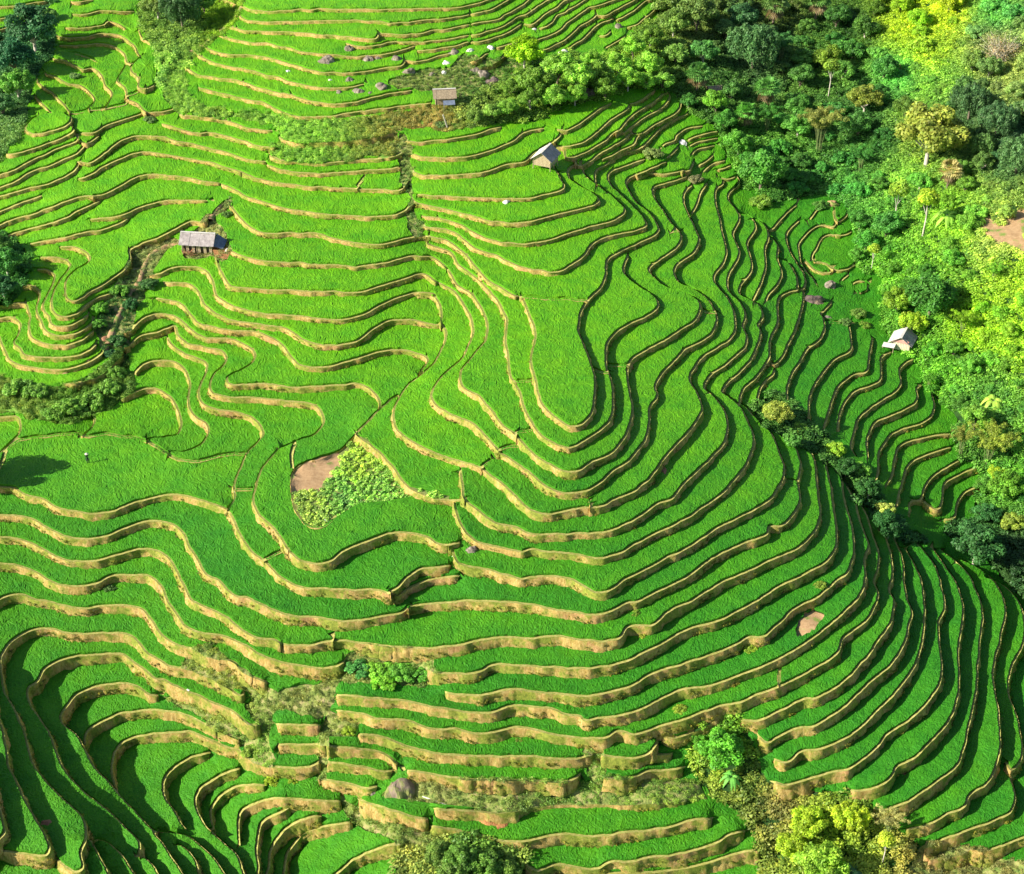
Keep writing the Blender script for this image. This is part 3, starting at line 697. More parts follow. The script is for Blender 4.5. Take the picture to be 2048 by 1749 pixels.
def scatter(ob,me,density,smin,smax,seed=0,mat_index=None):
    if me.name in _SG: md=ob.modifiers.new('scatter','NODES'); md.node_group=_SG[me.name]; return
    g=bpy.data.node_groups.new(ob.name+'_scatter','GeometryNodeTree')
    g.interface.new_socket('Geometry',in_out='INPUT',socket_type='NodeSocketGeometry'); g.interface.new_socket('Geometry',in_out='OUTPUT',socket_type='NodeSocketGeometry')
    n=g.nodes; L=g.links; gi=n.new('NodeGroupInput'); go=n.new('NodeGroupOutput')
    dp=n.new('GeometryNodeDistributePointsOnFaces'); dp.inputs['Density'].default_value=density; dp.inputs['Seed'].default_value=seed
    sel=n.new('GeometryNodeInputNamedAttribute'); sel.data_type='FLOAT'; sel.inputs['Name'].default_value='dens'
    L.new(gi.outputs[0],dp.inputs['Mesh'])
    mm=n.new('ShaderNodeMath'); mm.operation='MULTIPLY'; mm.inputs[1].default_value=density; L.new(sel.outputs[0],mm.inputs[0]); L.new(mm.outputs[0],dp.inputs['Density'])
    ip=n.new('GeometryNodeInstanceOnPoints'); L.new(dp.outputs['Points'],ip.inputs['Points'])
    o2=bpy.data.objects.new(ob.name+'_tuft',me); 
    oi=n.new('GeometryNodeObjectInfo'); oi.inputs['Object'].default_value=o2; L.new(oi.outputs['Geometry'],ip.inputs['Instance'])
    rv=n.new('FunctionNodeRandomValue'); rv.data_type='FLOAT_VECTOR'; rv.inputs[0].default_value=(-.12,-.12,0); rv.inputs[1].default_value=(.12,.12,6.283)
    L.new(rv.outputs[0],ip.inputs['Rotation'])
    r2=n.new('FunctionNodeRandomValue'); r2.data_type='FLOAT'; r2.inputs[2].default_value=smin; r2.inputs[3].default_value=smax; L.new(r2.outputs[1],ip.inputs['Scale'])
    jg=n.new('GeometryNodeJoinGeometry'); L.new(gi.outputs[0],jg.inputs[0]); L.new(ip.outputs[0],jg.inputs[0]); L.new(jg.outputs[0],go.inputs[0])
    md=ob.modifiers.new('scatter','NODES'); md.node_group=g; _SG[me.name]=g
def fattr(o,name,vals):
    a=o.data.attributes.new(name,'FLOAT','POINT'); a.data.foreach_set('value',np.asarray(vals,np.float32))
def rough(o):
    g=bpy.data.node_groups.get('leafy surface')
    if not g:
        g=bpy.data.node_groups.new('leafy surface','GeometryNodeTree'); g.interface.new_socket('Geometry',in_out='INPUT',socket_type='NodeSocketGeometry'); g.interface.new_socket('Geometry',in_out='OUTPUT',socket_type='NodeSocketGeometry')
        n=g.nodes; L=g.links; gi=n.new('NodeGroupInput'); go=n.new('NodeGroupOutput'); sb=n.new('GeometryNodeSubdivideMesh'); sb.inputs['Level'].default_value=2; L.new(gi.outputs[0],sb.inputs[0])
        pn=n.new('GeometryNodeInputPosition'); nz=n.new('ShaderNodeTexNoise'); nz.inputs['Scale'].default_value=6.0; nz.inputs['Detail'].default_value=2; nz.inputs['Roughness'].default_value=.7; L.new(pn.outputs[0],nz.inputs['Vector'])
        vm=n.new('ShaderNodeVectorMath'); vm.operation='SUBTRACT'; vm.inputs[1].default_value=(.5,.5,.5); L.new(nz.outputs['Color'],vm.inputs[0])
        v2=n.new('ShaderNodeVectorMath'); v2.operation='MULTIPLY'; v2.inputs[1].default_value=(.20,.20,.30); L.new(vm.outputs[0],v2.inputs[0])
        sp=n.new('GeometryNodeSetPosition'); L.new(sb.outputs[0],sp.inputs[0]); L.new(v2.outputs[0],sp.inputs['Offset']); L.new(sp.outputs[0],go.inputs[0])
    md=o.modifiers.new('leafy','NODES'); md.node_group=g
comp=fl[rt]; cid,cinv=np.unique(comp,return_inverse=True); A2=V2[TR[rt]]
pa=.5*np.abs((A2[:,1,0]-A2[:,0,0])*(A2[:,2,1]-A2[:,0,1])-(A2[:,1,1]-A2[:,0,1])*(A2[:,2,0]-A2[:,0,0]))
cc=CEN[rt]; vis=(cc[:,0]>0)&(cc[:,0]<2048)&(cc[:,1]>0)&(cc[:,1]<1749); parea=np.bincount(cinv,pa*vis)
order=np.argsort(-parea); print('fields',len(cid),parea[order][:12].astype(int),(parea>150).sum())
FA=np.array([f for f in F_[:len(rin)]]); FB=np.array([f for f in F_[len(rin):]])
vfield=np.zeros(nU,int); vfield[rin.ravel()]=np.repeat(cinv,3); fb=vfield[be[:,0]]
Vall=np.asarray(V_); tall=np.vstack([tint,tint*.8]); PADDY=[]
def rice_obj(name,ids):
    m1=np.isin(cinv,ids); m2=np.isin(fb,ids); fs=[tuple(x) for x in FA[m1]]+[tuple(x) for x in FB[m2]]
    us=np.unique(np.concatenate([FA[m1].ravel(),FB[m2].ravel()]).astype(int)); mp=np.full(len(Vall),-1); mp[us]=np.arange(len(us))
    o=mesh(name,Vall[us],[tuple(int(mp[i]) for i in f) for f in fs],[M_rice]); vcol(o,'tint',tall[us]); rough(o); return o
big=[k for k in order if parea[k]>150][:290]
for k in big:
    o=rice_obj('rice_paddy',[k]); s_=cinv==k; u0=(cc[s_,0]*pa[s_]).sum()/pa[s_].sum(); v0=(cc[s_,1]*pa[s_]).sum()/pa[s_].sum()
    ext=max(np.ptp(cc[s_,0]),np.ptp(cc[s_,1])); PADDY.append((o,u0,v0,parea[k],ext,pa[s_].sum()/max(ext,1)))
rest=[k for k in range(len(cid)) if k not in set(big)]
o=rice_obj('rice',rest); tag(o,kind='stuff')
print('terrain done %.1fs'%(time.time()-T0), len(np.unique(fl[rt])))
# ---------------------------------------------------------------- where things stand
kg=kdtree.KDTree(NN)
for k in range(NN): kg.insert((nuv[k,0],nuv[k,1],0),k)
kg.balance()
def ground(u,v,low=False):
    c=kg.find_n((u,v,0),3); zz=[ground_z[k] for _,k,_ in c]
    g=min(zz) if low else sum(zz)/3
    return Vector(pos(u,v,g))
def ppm(p): return FPX/(Vector(p)-Vector((0,0,HC))).length      # photograph pixels per metre at a point
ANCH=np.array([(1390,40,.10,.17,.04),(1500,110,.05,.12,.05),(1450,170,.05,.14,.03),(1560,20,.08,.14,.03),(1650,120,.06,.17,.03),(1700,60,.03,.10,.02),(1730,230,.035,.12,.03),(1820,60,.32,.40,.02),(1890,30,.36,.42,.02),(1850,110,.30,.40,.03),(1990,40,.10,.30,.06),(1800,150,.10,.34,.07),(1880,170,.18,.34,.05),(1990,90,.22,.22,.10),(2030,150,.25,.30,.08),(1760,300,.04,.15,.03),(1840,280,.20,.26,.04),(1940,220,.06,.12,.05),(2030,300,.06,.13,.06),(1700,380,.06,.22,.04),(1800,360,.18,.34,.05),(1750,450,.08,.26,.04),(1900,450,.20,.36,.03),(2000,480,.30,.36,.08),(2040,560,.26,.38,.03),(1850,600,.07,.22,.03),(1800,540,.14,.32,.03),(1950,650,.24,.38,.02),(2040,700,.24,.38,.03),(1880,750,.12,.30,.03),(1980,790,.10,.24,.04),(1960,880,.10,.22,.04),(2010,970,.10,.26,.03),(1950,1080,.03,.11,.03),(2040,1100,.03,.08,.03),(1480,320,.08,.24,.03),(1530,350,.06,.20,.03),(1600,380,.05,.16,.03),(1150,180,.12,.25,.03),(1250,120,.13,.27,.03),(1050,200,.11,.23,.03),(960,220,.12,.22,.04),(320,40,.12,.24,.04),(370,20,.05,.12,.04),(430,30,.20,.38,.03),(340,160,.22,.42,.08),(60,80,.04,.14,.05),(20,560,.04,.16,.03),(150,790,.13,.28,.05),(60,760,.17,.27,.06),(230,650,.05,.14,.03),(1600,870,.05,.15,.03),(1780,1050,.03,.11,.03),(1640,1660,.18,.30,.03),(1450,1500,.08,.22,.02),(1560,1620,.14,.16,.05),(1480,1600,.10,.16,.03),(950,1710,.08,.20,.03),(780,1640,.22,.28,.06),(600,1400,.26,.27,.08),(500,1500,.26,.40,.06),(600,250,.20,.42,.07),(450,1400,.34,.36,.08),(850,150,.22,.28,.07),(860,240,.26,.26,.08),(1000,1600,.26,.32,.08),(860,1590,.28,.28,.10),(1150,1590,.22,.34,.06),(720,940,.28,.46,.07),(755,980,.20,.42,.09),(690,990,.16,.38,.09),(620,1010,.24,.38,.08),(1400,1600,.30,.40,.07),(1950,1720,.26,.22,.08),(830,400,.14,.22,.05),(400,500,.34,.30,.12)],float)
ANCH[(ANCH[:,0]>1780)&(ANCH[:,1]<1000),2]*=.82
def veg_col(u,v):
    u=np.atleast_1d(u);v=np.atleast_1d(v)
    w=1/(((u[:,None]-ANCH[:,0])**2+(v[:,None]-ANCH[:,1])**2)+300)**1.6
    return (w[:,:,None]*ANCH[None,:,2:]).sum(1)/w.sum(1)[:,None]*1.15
# ---------------------------------------------------------------- plant materials
def leafmat(name,instancer):
    m,t,b=newmat(name)
    if instancer: a=attr(t,'tint'); a.attribute_type='INSTANCER'; base=a.outputs['Color']
    else: oi=N(t,'ShaderNodeObjectInfo'); base=oi.outputs['Color']
    lv=attr(t,'lv'); r=N(t,'ShaderNodeObjectInfo').outputs['Random']
    c=mix(t,1.0,base,lv.outputs['Color'],'MULTIPLY')
    n=noise(t,obvec(t),.8,3); c=mix(t,1.0,c,ramp(t,n,[(.3,(.70,.75,.8)),(.7,(1.35,1.22,1.1))]),'MULTIPLY')
    if instancer: c=mix(t,1.0,c,ramp(t,r,[(0,(.6,.7,.7)),(1,(1.5,1.3,1.2))]),'MULTIPLY')
    t.links.new(c,b.inputs['Base Color']); b.inputs['Roughness'].default_value=.5; b.inputs['Specular IOR Level'].default_value=.3
    tl=N(t,'ShaderNodeBsdfTranslucent'); t.links.new(c,tl.inputs[0]); ms=N(t,'ShaderNodeMixShader'); ms.inputs[0].default_value=.3
    t.links.new(b.outputs[0],ms.inputs[1]); t.links.new(tl.outputs[0],ms.inputs[2]); t.links.new(ms.outputs[0],t.nodes['Material Output'].inputs[0])
    return m
M_leaf=leafmat('leaves',False); M_under=leafmat('undergrowth leaves',True)
def plain(name,stops,sc=3,bs=.5,bd=.05,rough=.85,metal=0):
    m,t,b=newmat(name); c=N(t,'ShaderNodeTexCoord'); n=noise(t,c.outputs['Object'],sc,4); t.links.new(ramp(t,n,stops),b.inputs['Base Color'])
    b.inputs['Roughness'].default_value=rough; b.inputs['Metallic'].default_value=metal; bump(t,b,noise(t,c.outputs['Object'],sc*4,4),bs,bd); return m
M_bark=plain('bark',[(.3,(.10,.075,.05)),(.7,(.26,.21,.15))],6)
M_culm=plain('green culms',[(.3,(.10,.15,.04)),(.7,(.20,.26,.08))],6)
M_pale=plain('pale bark',[(.3,(.38,.34,.26)),(.7,(.62,.58,.48))],6)
M_stone=plain('weathered stone',[(.3,(.10,.085,.06)),(.5,(.24,.20,.15)),(.72,(.42,.37,.29))],1.6,.9,.12)
M_dkstone=plain('dark mossy stone',[(.3,(.05,.04,.045)),(.55,(.17,.12,.10)),(.72,(.30,.24,.12))],1.3,.9,.12)
M_white=plain('pale rock',[(.3,(.60,.57,.50)),(.7,(.82,.80,.75))],3,.4,.04)
M_orange=plain('fresh clay',[(.3,(.24,.09,.03)),(.7,(.60,.30,.10))],2.5,1,.15)
M_redsoil=plain('red soil',[(.3,(.26,.10,.05)),(.7,(.50,.26,.14))],2.5,1,.15)
# ---------------------------------------------------------------- crown meshes
def leafcloud(name,blobs,n,ls,seed,up=.35,droop=0,narrow=.55,inner=.70):
    rg=np.random.RandomState(seed); B=np.array(blobs,float)          # cx,cy,cz,rx,ry,rz
    w=(B[:,3]*B[:,4]+B[:,4]*B[:,5]+B[:,3]*B[:,5]); bi=rg.choice(len(B),n,p=w/w.sum())
    d=rg.normal(size=(n,3)); d[:,2]+=.25; d/=np.linalg.norm(d,axis=1)[:,None]
    r=inner+(1.06-inner)*rg.rand(n)**.6
    P=B[bi,:3]+d*B[bi,3:]*r[:,None]
    nrm=d/B[bi,3:]; nrm/=np.linalg.norm(nrm,axis=1)[:,None]; nrm=nrm+rg.normal(size=(n,3))*.55; nrm[:,2]+=up; nrm/=np.linalg.norm(nrm,axis=1)[:,None]
    a=rg.normal(size=(n,3)); a[:,2]-=droop*2; a-=nrm*(a*nrm).sum(1)[:,None]; a/=np.linalg.norm(a,axis=1)[:,None]; b=np.cross(nrm,a)
    s=(ls*(.6+.8*rg.rand(n)))[:,None]
    V=np.stack([P-a*s,P+b*s*narrow+a*s*.1-nrm*s*.15,P+a*s,P-b*s*narrow+a*s*.1-nrm*s*.15],1).reshape(-1,3)
    F=np.arange(4*n).reshape(n,4)
    lv=(.72+.5*rg.rand(len(B)))[bi]*(.72+.56*rg.rand(n)); hue=.9+.25*rg.rand(n)
    me=bpy.data.meshes.new(name); me.vertices.add(4*n); me.vertices.foreach_set('co',V.astype(np.float32).ravel())
    me.loops.add(4*n); me.loops.foreach_set('vertex_index',F.astype(np.int32).ravel()); me.polygons.add(n)
    me.polygons.foreach_set('loop_start',np.arange(0,4*n,4,dtype=np.int32)); me.polygons.foreach_set('loop_total',np.full(n,4,np.int32)); me.update(calc_edges=True)
    at=me.attributes.new('lv','FLOAT_COLOR','POINT'); c=np.ones((4*n,4),np.float32); c[:,0]=np.repeat(lv*hue,4); c[:,1]=np.repeat(lv,4); c[:,2]=np.repeat(lv*.9,4); at.data.foreach_set('color',c.ravel())
    return me
def limbs(name,segs,mat,k=6):
    V=[];F=[]
    for p0,p1,r0,r1 in segs:
        p0,p1=Vector(p0),Vector(p1); z_=(p1-p0).normalized(); x_=z_.orthogonal().normalized(); y_=z_.cross(x_); o=len(V)
        for p,r in((p0,r0),(p1,r1)):
            for i in range(k): a=6.2832*i/k; V.append(p+x_*(r*math.cos(a))+y_*(r*math.sin(a)))
        for i in range(k): F.append((o+i,o+(i+1)%k,o+k+(i+1)%k,o+k+i))
        F.append(tuple(o+k+i for i in range(k)))
    me=bpy.data.meshes.new(name); me.from_pydata([tuple(v) for v in V],[],F); me.materials.append(mat)
    me.polygons.foreach_set('use_smooth',[True]*len(F)); return me
def blobset(seed,n,R_=.5,zc=.6,zr=.32,br=.2,flat=.8):
    rg=random.Random(seed); out=[]
    for k in range(n):
        a=k*2.4+rg.uniform(-.5,.5); r=R_*.72*math.sqrt((k+.3)/n); zz=zc+zr*(1-(r/R_)**2)*rg.uniform(-.2,.9)-.12*(r/R_)
        s=br*rg.uniform(.75,1.25); out.append((r*math.cos(a)*rg.uniform(.85,1.15),r*math.sin(a),zz,s,s,s*flat))
    return out
KIND={}
def kind(name,crown,trunk): KIND[name]=(crown,trunk)
for i in range(4):
    b=blobset(10+i,30+i*4,.52,.55,.36,.115,.85)
    rg=random.Random(i); sg=[((0,0,-.1),(.01,.0,.22),.032,.024),((.01,0,.22),(.0,.01,.5),.024,.014)]
    for q in b[::3]: sg.append(((0,0,.2+.1*rg.random()),(q[0]*.9,q[1]*.9,q[2]),.013,.004))
    kind('broad%d'%i,leafcloud('crown_broad%d'%i,b,6500,.026,20+i,inner=.5),limbs('trunk_broad%d'%i,sg,M_bark if i%2 else M_pale))
for i in range(3):
    b=blobset(40+i,24,.54,.30,.24,.12,.85); sg=[((0,0,-.1),(q[0]*.7,q[1]*.7,q[2]),.012,.004) for q in b[::2]]
    kind('bush%d'%i,leafcloud('crown_bush%d'%i,b,4200,.032,50+i,inner=.5),limbs('stem_bush%d'%i,sg,M_bark))
for i in range(2):   # dark tree with hanging sprays
    rg=random.Random(60+i); b=[]
    for k in range(26):
        a=k*2.4; r=.40*math.sqrt(k/26); h=.72-.9*r*r+rg.uniform(-.06,.06); b.append((r*math.cos(a),r*math.sin(a),h-.10,.085,.085,.20))
    sg=[((0,0,-.1),(0,0,.7),.03,.012)]+[((0,0,.4),(q[0],q[1],q[2]),.010,.003) for q in b[::3]]
    kind('droop%d'%i,leafcloud('crown_droop%d'%i,b,7000,.024,70+i,.0,.8,.4),limbs('trunk_droop%d'%i,sg,M_bark))
for i in range(2):   # feathery bamboo clump: arching culms
    rg=random.Random(80+i); b=[];sg=[]
    for k in range(22):
        a=rg.uniform(0,6.28); sp=rg.uniform(.12,.5); px,py=math.cos(a),math.sin(a); last=(px*.05,py*.05,-.05)
        for j in range(1,7):
            f=j/6; p=(px*(.05+sp*f*f),py*(.05+sp*f*f),1.02*math.sin(f*1.75)*.92); sg.append((last,p,.006,.005)); last=p
            if j>2: b.append((p[0],p[1],p[2],.075,.075,.065))
    kind('bamboo%d'%i,leafcloud('crown_bamboo%d'%i,b,6500,.024,90+i,.1,.5,.22,.2),limbs('culms_bamboo%d'%i,sg,M_culm,4))
# tall slender tree: pale stem, small crown high up
b=[(.0+.12*math.cos(k*2.4)*math.sqrt(k/8),.12*math.sin(k*2.4)*math.sqrt(k/8),.78+.02*(k%4),.10,.10,.09) for k in range(9)]
kind('slender',leafcloud('crown_slender',b,1800,.022,95),limbs('trunk_slender',[((0,0,-.1),(.02,0,.45),.014,.011),((.02,0,.45),(0,0,.8),.011,.006),((.02,0,.45),(.10,.03,.78),.006,.003),((.01,0,.5),(-.09,.05,.76),.006,.003)],M_pale))
def palm_mesh(name,seed,nf,dead):
    rg=random.Random(seed); V=[];F=[];lv=[]
    for k in range(nf):
        az=k*2.4; el=rg.uniform(-1.3,-.4) if dead else rg.uniform(-.15,1.25); d=Vector((math.cos(az)*math.cos(el),math.sin(az)*math.cos(el),math.sin(el)))
        side=d.cross(Vector((0,0,1))).normalized(); upv=side.cross(d); c0=Vector((0,0,.62)); c1=c0+d*.20; R_=.20 if not dead else .17; br=rg.uniform(.75,1.25)
        nseg=11
        for s in range(nseg):
            a0=-1.75+3.5*s/nseg; a1=a0+3.5/nseg*.72; o=len(V)
            tip=c1+(d*math.cos((a0+a1)/2)+side*math.sin((a0+a1)/2))*R_*rg.uniform(.85,1.1)-Vector((0,0,.05))
            m0=c1+(d*math.cos(a0)+side*math.sin(a0))*R_*.6+upv*.012; m1=c1+(d*math.cos(a1)+side*math.sin(a1))*R_*.6-upv*.012
            V+=[c1,m0,tip,m1]; F.append((o,o+1,o+2,o+3)); lv+=[br*rg.uniform(.8,1.2)]*4
        o=len(V); V+=[c0+side*.006,c1+side*.004,c1-side*.004,c0-side*.006]; F.append((o,o+1,o+2,o+3)); lv+=[br]*4
    me=bpy.data.meshes.new(name); me.from_pydata([tuple(v) for v in V],[],F); me.materials.append(M_leaf)
    at=me.attributes.new('lv','FLOAT_COLOR','POINT'); c=np.ones((len(V),4),np.float32); c[:,:3]=np.array(lv)[:,None]; at.data.foreach_set('color',c.ravel()); return me
PALM=(palm_mesh('crown_palm',1,38,False),limbs('trunk_palm',[((0,0,-.1),(.01,0,.62),.035,.026)],M_bark,8),palm_mesh('skirt_palm',2,9,True))
def banana_mesh(name,seed,nf):
    rg=random.Random(seed); V=[];F=[];lv=[]
    for k in range(nf):
        az=k*2.4+rg.uniform(-.3,.3); px,py=math.cos(az),math.sin(az); up=rg.uniform(.35,.75); L_=.55; br=rg.uniform(.8,1.25); o=len(V); n=7
        for j in range(n+1):
            f=j/n; x_=L_*f*.85; zz=.38+up*f-.95*up*f*f-.25*f*f; wd=.075*math.sin(3.14*min(1,f*.92+.06))+.004
            for s in(-1,0,1): V.append((px*x_-py*wd*s,py*x_+px*wd*s,zz-abs(s)*.02)); lv.append(br*(1.25 if s==0 else rg.uniform(.85,1.1)))
        for j in range(n):
            for s in range(2): a=o+j*3+s; F.append((a,a+1,a+4,a+3))
    me=bpy.data.meshes.new(name); me.from_pydata(V,[],F); me.materials.append(M_leaf)
    at=me.attributes.new('lv','FLOAT_COLOR','POINT'); c=np.ones((len(V),4),np.float32); c[:,:3]=np.array(lv)[:,None]; at.data.foreach_set('color',c.ravel()); return me
kind('banana0',banana_mesh('crown_banana',3,11),limbs('stem_banana',[((0,0,-.1),(0,0,.42),.035,.02)],M_pale,8))
# dry twiggy shrub
rg=random.Random(5); sg=[]
for k in range(60):
    a=rg.uniform(0,6.28); r=rg.uniform(.1,.5); h=rg.uniform(.25,.7); p=(math.cos(a)*r*.5,math.sin(a)*r*.5,h*.6); sg.append(((0,0,-.05),p,.008,.004)); sg.append((p,(math.cos(a+.3)*r,math.sin(a+.3)*r,h),.004,.002))
kind('dry0',leafcloud('crown_dry',blobset(99,10,.5,.35,.25,.16),900,.022,98),limbs('twigs_dry',sg,M_pale,4))
for c_,t_ in list(KIND.values()):
    if not c_.materials: c_.materials.append(M_leaf)
def plant(k,u,v,wpx,label,cat='tree',group=None,col=None,hs=1.0,name=None,vb=None):
    """k kind, u v = foot of the plant in the photograph, wpx = width there"""
    p=ground(u,v,True); w=wpx/ppm(p); base={'broad':'tree','bush':'shrub','droop':'weeping_tree','bamboo':'bamboo_clump','slender':'slender_tree','palm':'fan_palm','banana':'banana_plant','dry':'dry_shrub'}[k.rstrip('0123456789')]
    r=bpy.data.objects.new(name or base,None); COL.objects.link(r); r.location=p-Vector((0,0,.05)); r.rotation_euler[2]=(u*7.1+v*3.3)%6.28; r.scale=(w,w,w*hs)
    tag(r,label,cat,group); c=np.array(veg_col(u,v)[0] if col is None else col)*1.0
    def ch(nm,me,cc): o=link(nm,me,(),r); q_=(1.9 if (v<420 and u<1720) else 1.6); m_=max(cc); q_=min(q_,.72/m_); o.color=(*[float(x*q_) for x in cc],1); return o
    if k=='palm': ch('crown',PALM[0],c); ch('trunk',PALM[1],c); ch('dead_fronds',PALM[2],(.15,.12,.06))
    else:
        cm,tm=KIND[k]; ch('crown' if cat!='shrub' else 'foliage',cm,c); ch('trunk' if base not in('shrub','bamboo_clump','banana_plant','dry_shrub') else 'stems',tm,c)
    return r
# ---------------------------------------------------------------- undergrowth, grass, crops: nobody could count them
def zone_surface(name,zs,label=None):
    ts=np.where(np.isin(zone,zs))[0]; us,ri=np.unique(node[ts].ravel(),return_inverse=True); ri=ri.reshape(-1,3)
    V=GP[us].copy(); V[:,2]+=.012
    o=mesh(name,V,ri[:,::-1],[{'forest':M_floor,'grass':M_grass,'scrub':M_scrub,'veg':M_veg}[zs[0]]],None,None,True)
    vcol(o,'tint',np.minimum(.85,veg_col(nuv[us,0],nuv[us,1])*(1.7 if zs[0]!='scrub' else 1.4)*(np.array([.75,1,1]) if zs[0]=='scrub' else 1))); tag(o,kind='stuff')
    inb=((nuv[us,0]>-60)&(nuv[us,0]<2110)&(nuv[us,1]>-60)&(nuv[us,1]<1810)); fattr(o,'dens',inb.astype(float)); return o
def clump(name,n,r,h,ls,seed,mat,narrow=.55,up=.35):
    me=leafcloud(name,[(0,0,h*.45,r,r,h*.6),(r*.6,r*.3,h*.3,r*.6,r*.6,h*.5),(-r*.5,r*.5,h*.3,r*.6,r*.6,h*.4)],n,ls,seed,up,0,narrow,.2); me.materials.append(mat); return me
fz=zone_surface('undergrowth',['forest']); scatter(fz,clump('undergrowth_clump',150,.75,.8,.15,1,M_under),1.7,.45,1.4,3)
gz=zone_surface('rough_grass',['grass']); scatter(gz,clump('grass_clump',80,.38,.55,.13,2,M_under,.2,.0),4.0,.5,1.4,4)
sz=zone_surface('weeds',['scrub']); scatter(sz,clump('weed_clump',70,.36,.34,.10,3,M_under,.22,.0),4.2,.35,1.3,5)
vz=zone_surface('vegetable_leaves',['veg']); scatter(vz,clump('vegetable_clump',60,.34,.40,.11,4,M_under,.7),4.2,.45,1.2,6)
# weeds hanging on the dug banks
wc=np.vstack([WV[:K],WV[3*K:4*K]])
M_=3*K; sel=inv; mid=WV[2*K:3*K]; lowr=WV[5*K:6*K]
Vb=np.vstack([mid,lowr]); Fb=np.stack([inv[:,0],inv[:,0]+K,inv[:,1]+K,inv[:,1]],1)
bw=mesh('bank_weeds',Vb,Fb,[M_riser]); tag(bw,kind='stuff')
hu=nuv[hid]; bt=np.array([.26,.30,.05])*(.8+.5*vnoise(hu[:,0]*.02,hu[:,1]*.02))[:,None]; vcol(bw,'tint',np.vstack([bt,bt]))
dd=np.clip((vnoise(hu[:,0]*.03+9,hu[:,1]*.03)+.5-.47)*4,0.08,1)*(top[:,2]-zl>.3); dd*=((hu[:,1]>-40)&(hu[:,1]<1800)); fattr(bw,'dens',np.concatenate([dd,dd]))
scatter(bw,clump('bank_weed_clump',30,.17,.18,.08,5,M_under,.3),9.0,.5,1.5,7)
# ---------------------------------------------------------------- trees and shrubs one can point to
def T(k,cx,cy,w,label,cat='tree',group=None,col=None,hs=1.0,name=None):
    return plant(k,cx,cy+(.55 if k=='palm' else .46)*w*hs,w,label,cat,group,col,hs,name)
T('droop0',1503,95,118,'large dark blue-green weeping tree above the open shed in the valley',hs=1.0)
T('broad1',1392,30,92,'olive-green tree at the top edge where the upper terraces meet the valley')
T('palm',1393,152,72,'fan palm with a pink-brown skirt of dead fronds beside the open shed',name='fan_palm')
T('palm',1530,182,76,'golden-green fan palm just right of and below the open shed')
T('palm',1488,228,66,'pale yellow fan palm standing lowest of the valley palms')
T('palm',1545,16,76,'fan palm at the top edge above the big weeping tree')
T('palm',1630,8,72,'pale green fan palm cut by the top edge, right of its neighbour palm')
T('slender',1655,160,86,'tree with a thin pale leaning trunk in the middle of the dark valley',col=(.14,.24,.03))
T('broad0',1652,118,66,'small round tree with ochre-green leaves above the pale leaning trunk',col=(.14,.24,.03))
T('bamboo0',1636,268,86,'feathery olive bamboo clump low in the dark valley','bamboo',col=(.20,.24,.06))
T('broad2',1726,200,72,'yellowish tree with brown new leaves on the valley floor',col=(.18,.24,.04))
T('broad3',1520,340,100,'big round leafy green tree at the corner of the small terraces')
T('broad0',1475,285,66,'bushy green tree between the palms and the small terraces')
T('broad1',1430,205,60,'bright green bush tree below the palm with the dead fronds',col=(.12,.30,.03))
T('broad2',1850,270,150,'broad sunlit tree with mottled yellow-green crown on the right-hand slope',col=(.22,.28,.05))
T('droop1',1935,205,92,'dark grey-green conical tree on the right-hand slope, leftmost of the dark group')
T('droop0',1990,240,88,'dark drooping tree in the middle of the dark group on the right-hand slope')
T('droop1',2030,310,96,'dark drooping tree at the right edge of the photo')
T('droop0',1960,290,60,'small dark tree under the dark drooping group')
T('palm',1893,345,70,'palm with pale dead fronds hanging on the sunlit slope',col=(.40,.36,.14))
T('banana0',1890,425,66,'banana plant with broad pale leaves on the sunlit slope','banana plant',col=(.22,.42,.05))
T('dry0',1996,88,86,'bare brown twiggy shrub high on the right-hand slope','shrub',col=(.28,.24,.14))
T('slender',1788,410,110,'thin pale-stemmed tree on the sunlit slope, left one of two',col=(.22,.38,.04))
T('slender',1842,430,118,'thin pale-stemmed tree on the sunlit slope, right one of two',col=(.26,.40,.03))
T('broad1',1770,452,70,'rounded mid-green tree just right of the square rice paddy',col=(.08,.28,.05))
T('slender',1741,515,66,'small tree with a forked white trunk beside the square rice paddy',col=(.26,.40,.04))
T('broad3',1855,590,110,'large dark green tree behind the hut with the pink wall band',col=(.06,.20,.03))
T('broad0',1790,600,66,'yellow-green tree above the hut with the pink wall band',col=(.18,.34,.03))
T('broad2',1822,645,60,'bright yellow-green bush tree touching the roof of the hut with the pink wall band',col=(.26,.42,.03))
T('banana0',1984,795,60,'banana plant with pale radiating leaves low on the sunlit slope','banana plant',col=(.28,.44,.06))
T('broad1',1946,835,76,'round bright green tree above the ochre bamboo clump',col=(.14,.32,.04))
T('bamboo1',1970,900,92,'ochre-yellow feathery bamboo clump at the end of the right-hand terraces','bamboo',col=(.24,.33,.05))
T('bamboo0',1920,885,56,'small brownish bamboo tuft at the tip of the right-hand terraces','bamboo',col=(.20,.25,.05))
T('broad0',2005,968,76,'rounded green tree below the ochre bamboo clump',col=(.12,.30,.03))
T('bush1',1995,935,46,'small yellow-green bush below the ochre bamboo clump','shrub',col=(.28,.42,.03))
T('bush2',2028,1030,60,'yellowish bush over a pale rock at the right edge','shrub',col=(.22,.32,.05))
T('broad2',1945,1085,110,'dark green thicket tree at the foot of the right-hand terraces')
T('broad3',1552,822,68,'pale yellow-green tree at the head of the overgrown gully',col=(.26,.34,.06))
T('bush0',1602,846,34,'bright green bush near the head of the overgrown gully','shrub',col=(.22,.40,.06))
T('bush1',1582,870,44,'mid-green bush just below the pale tree in the gully','shrub',col=(.10,.28,.05))
T('bush2',1668,886,48,'bright yellow-green bush in the middle of the overgrown gully','shrub',col=(.26,.46,.04))
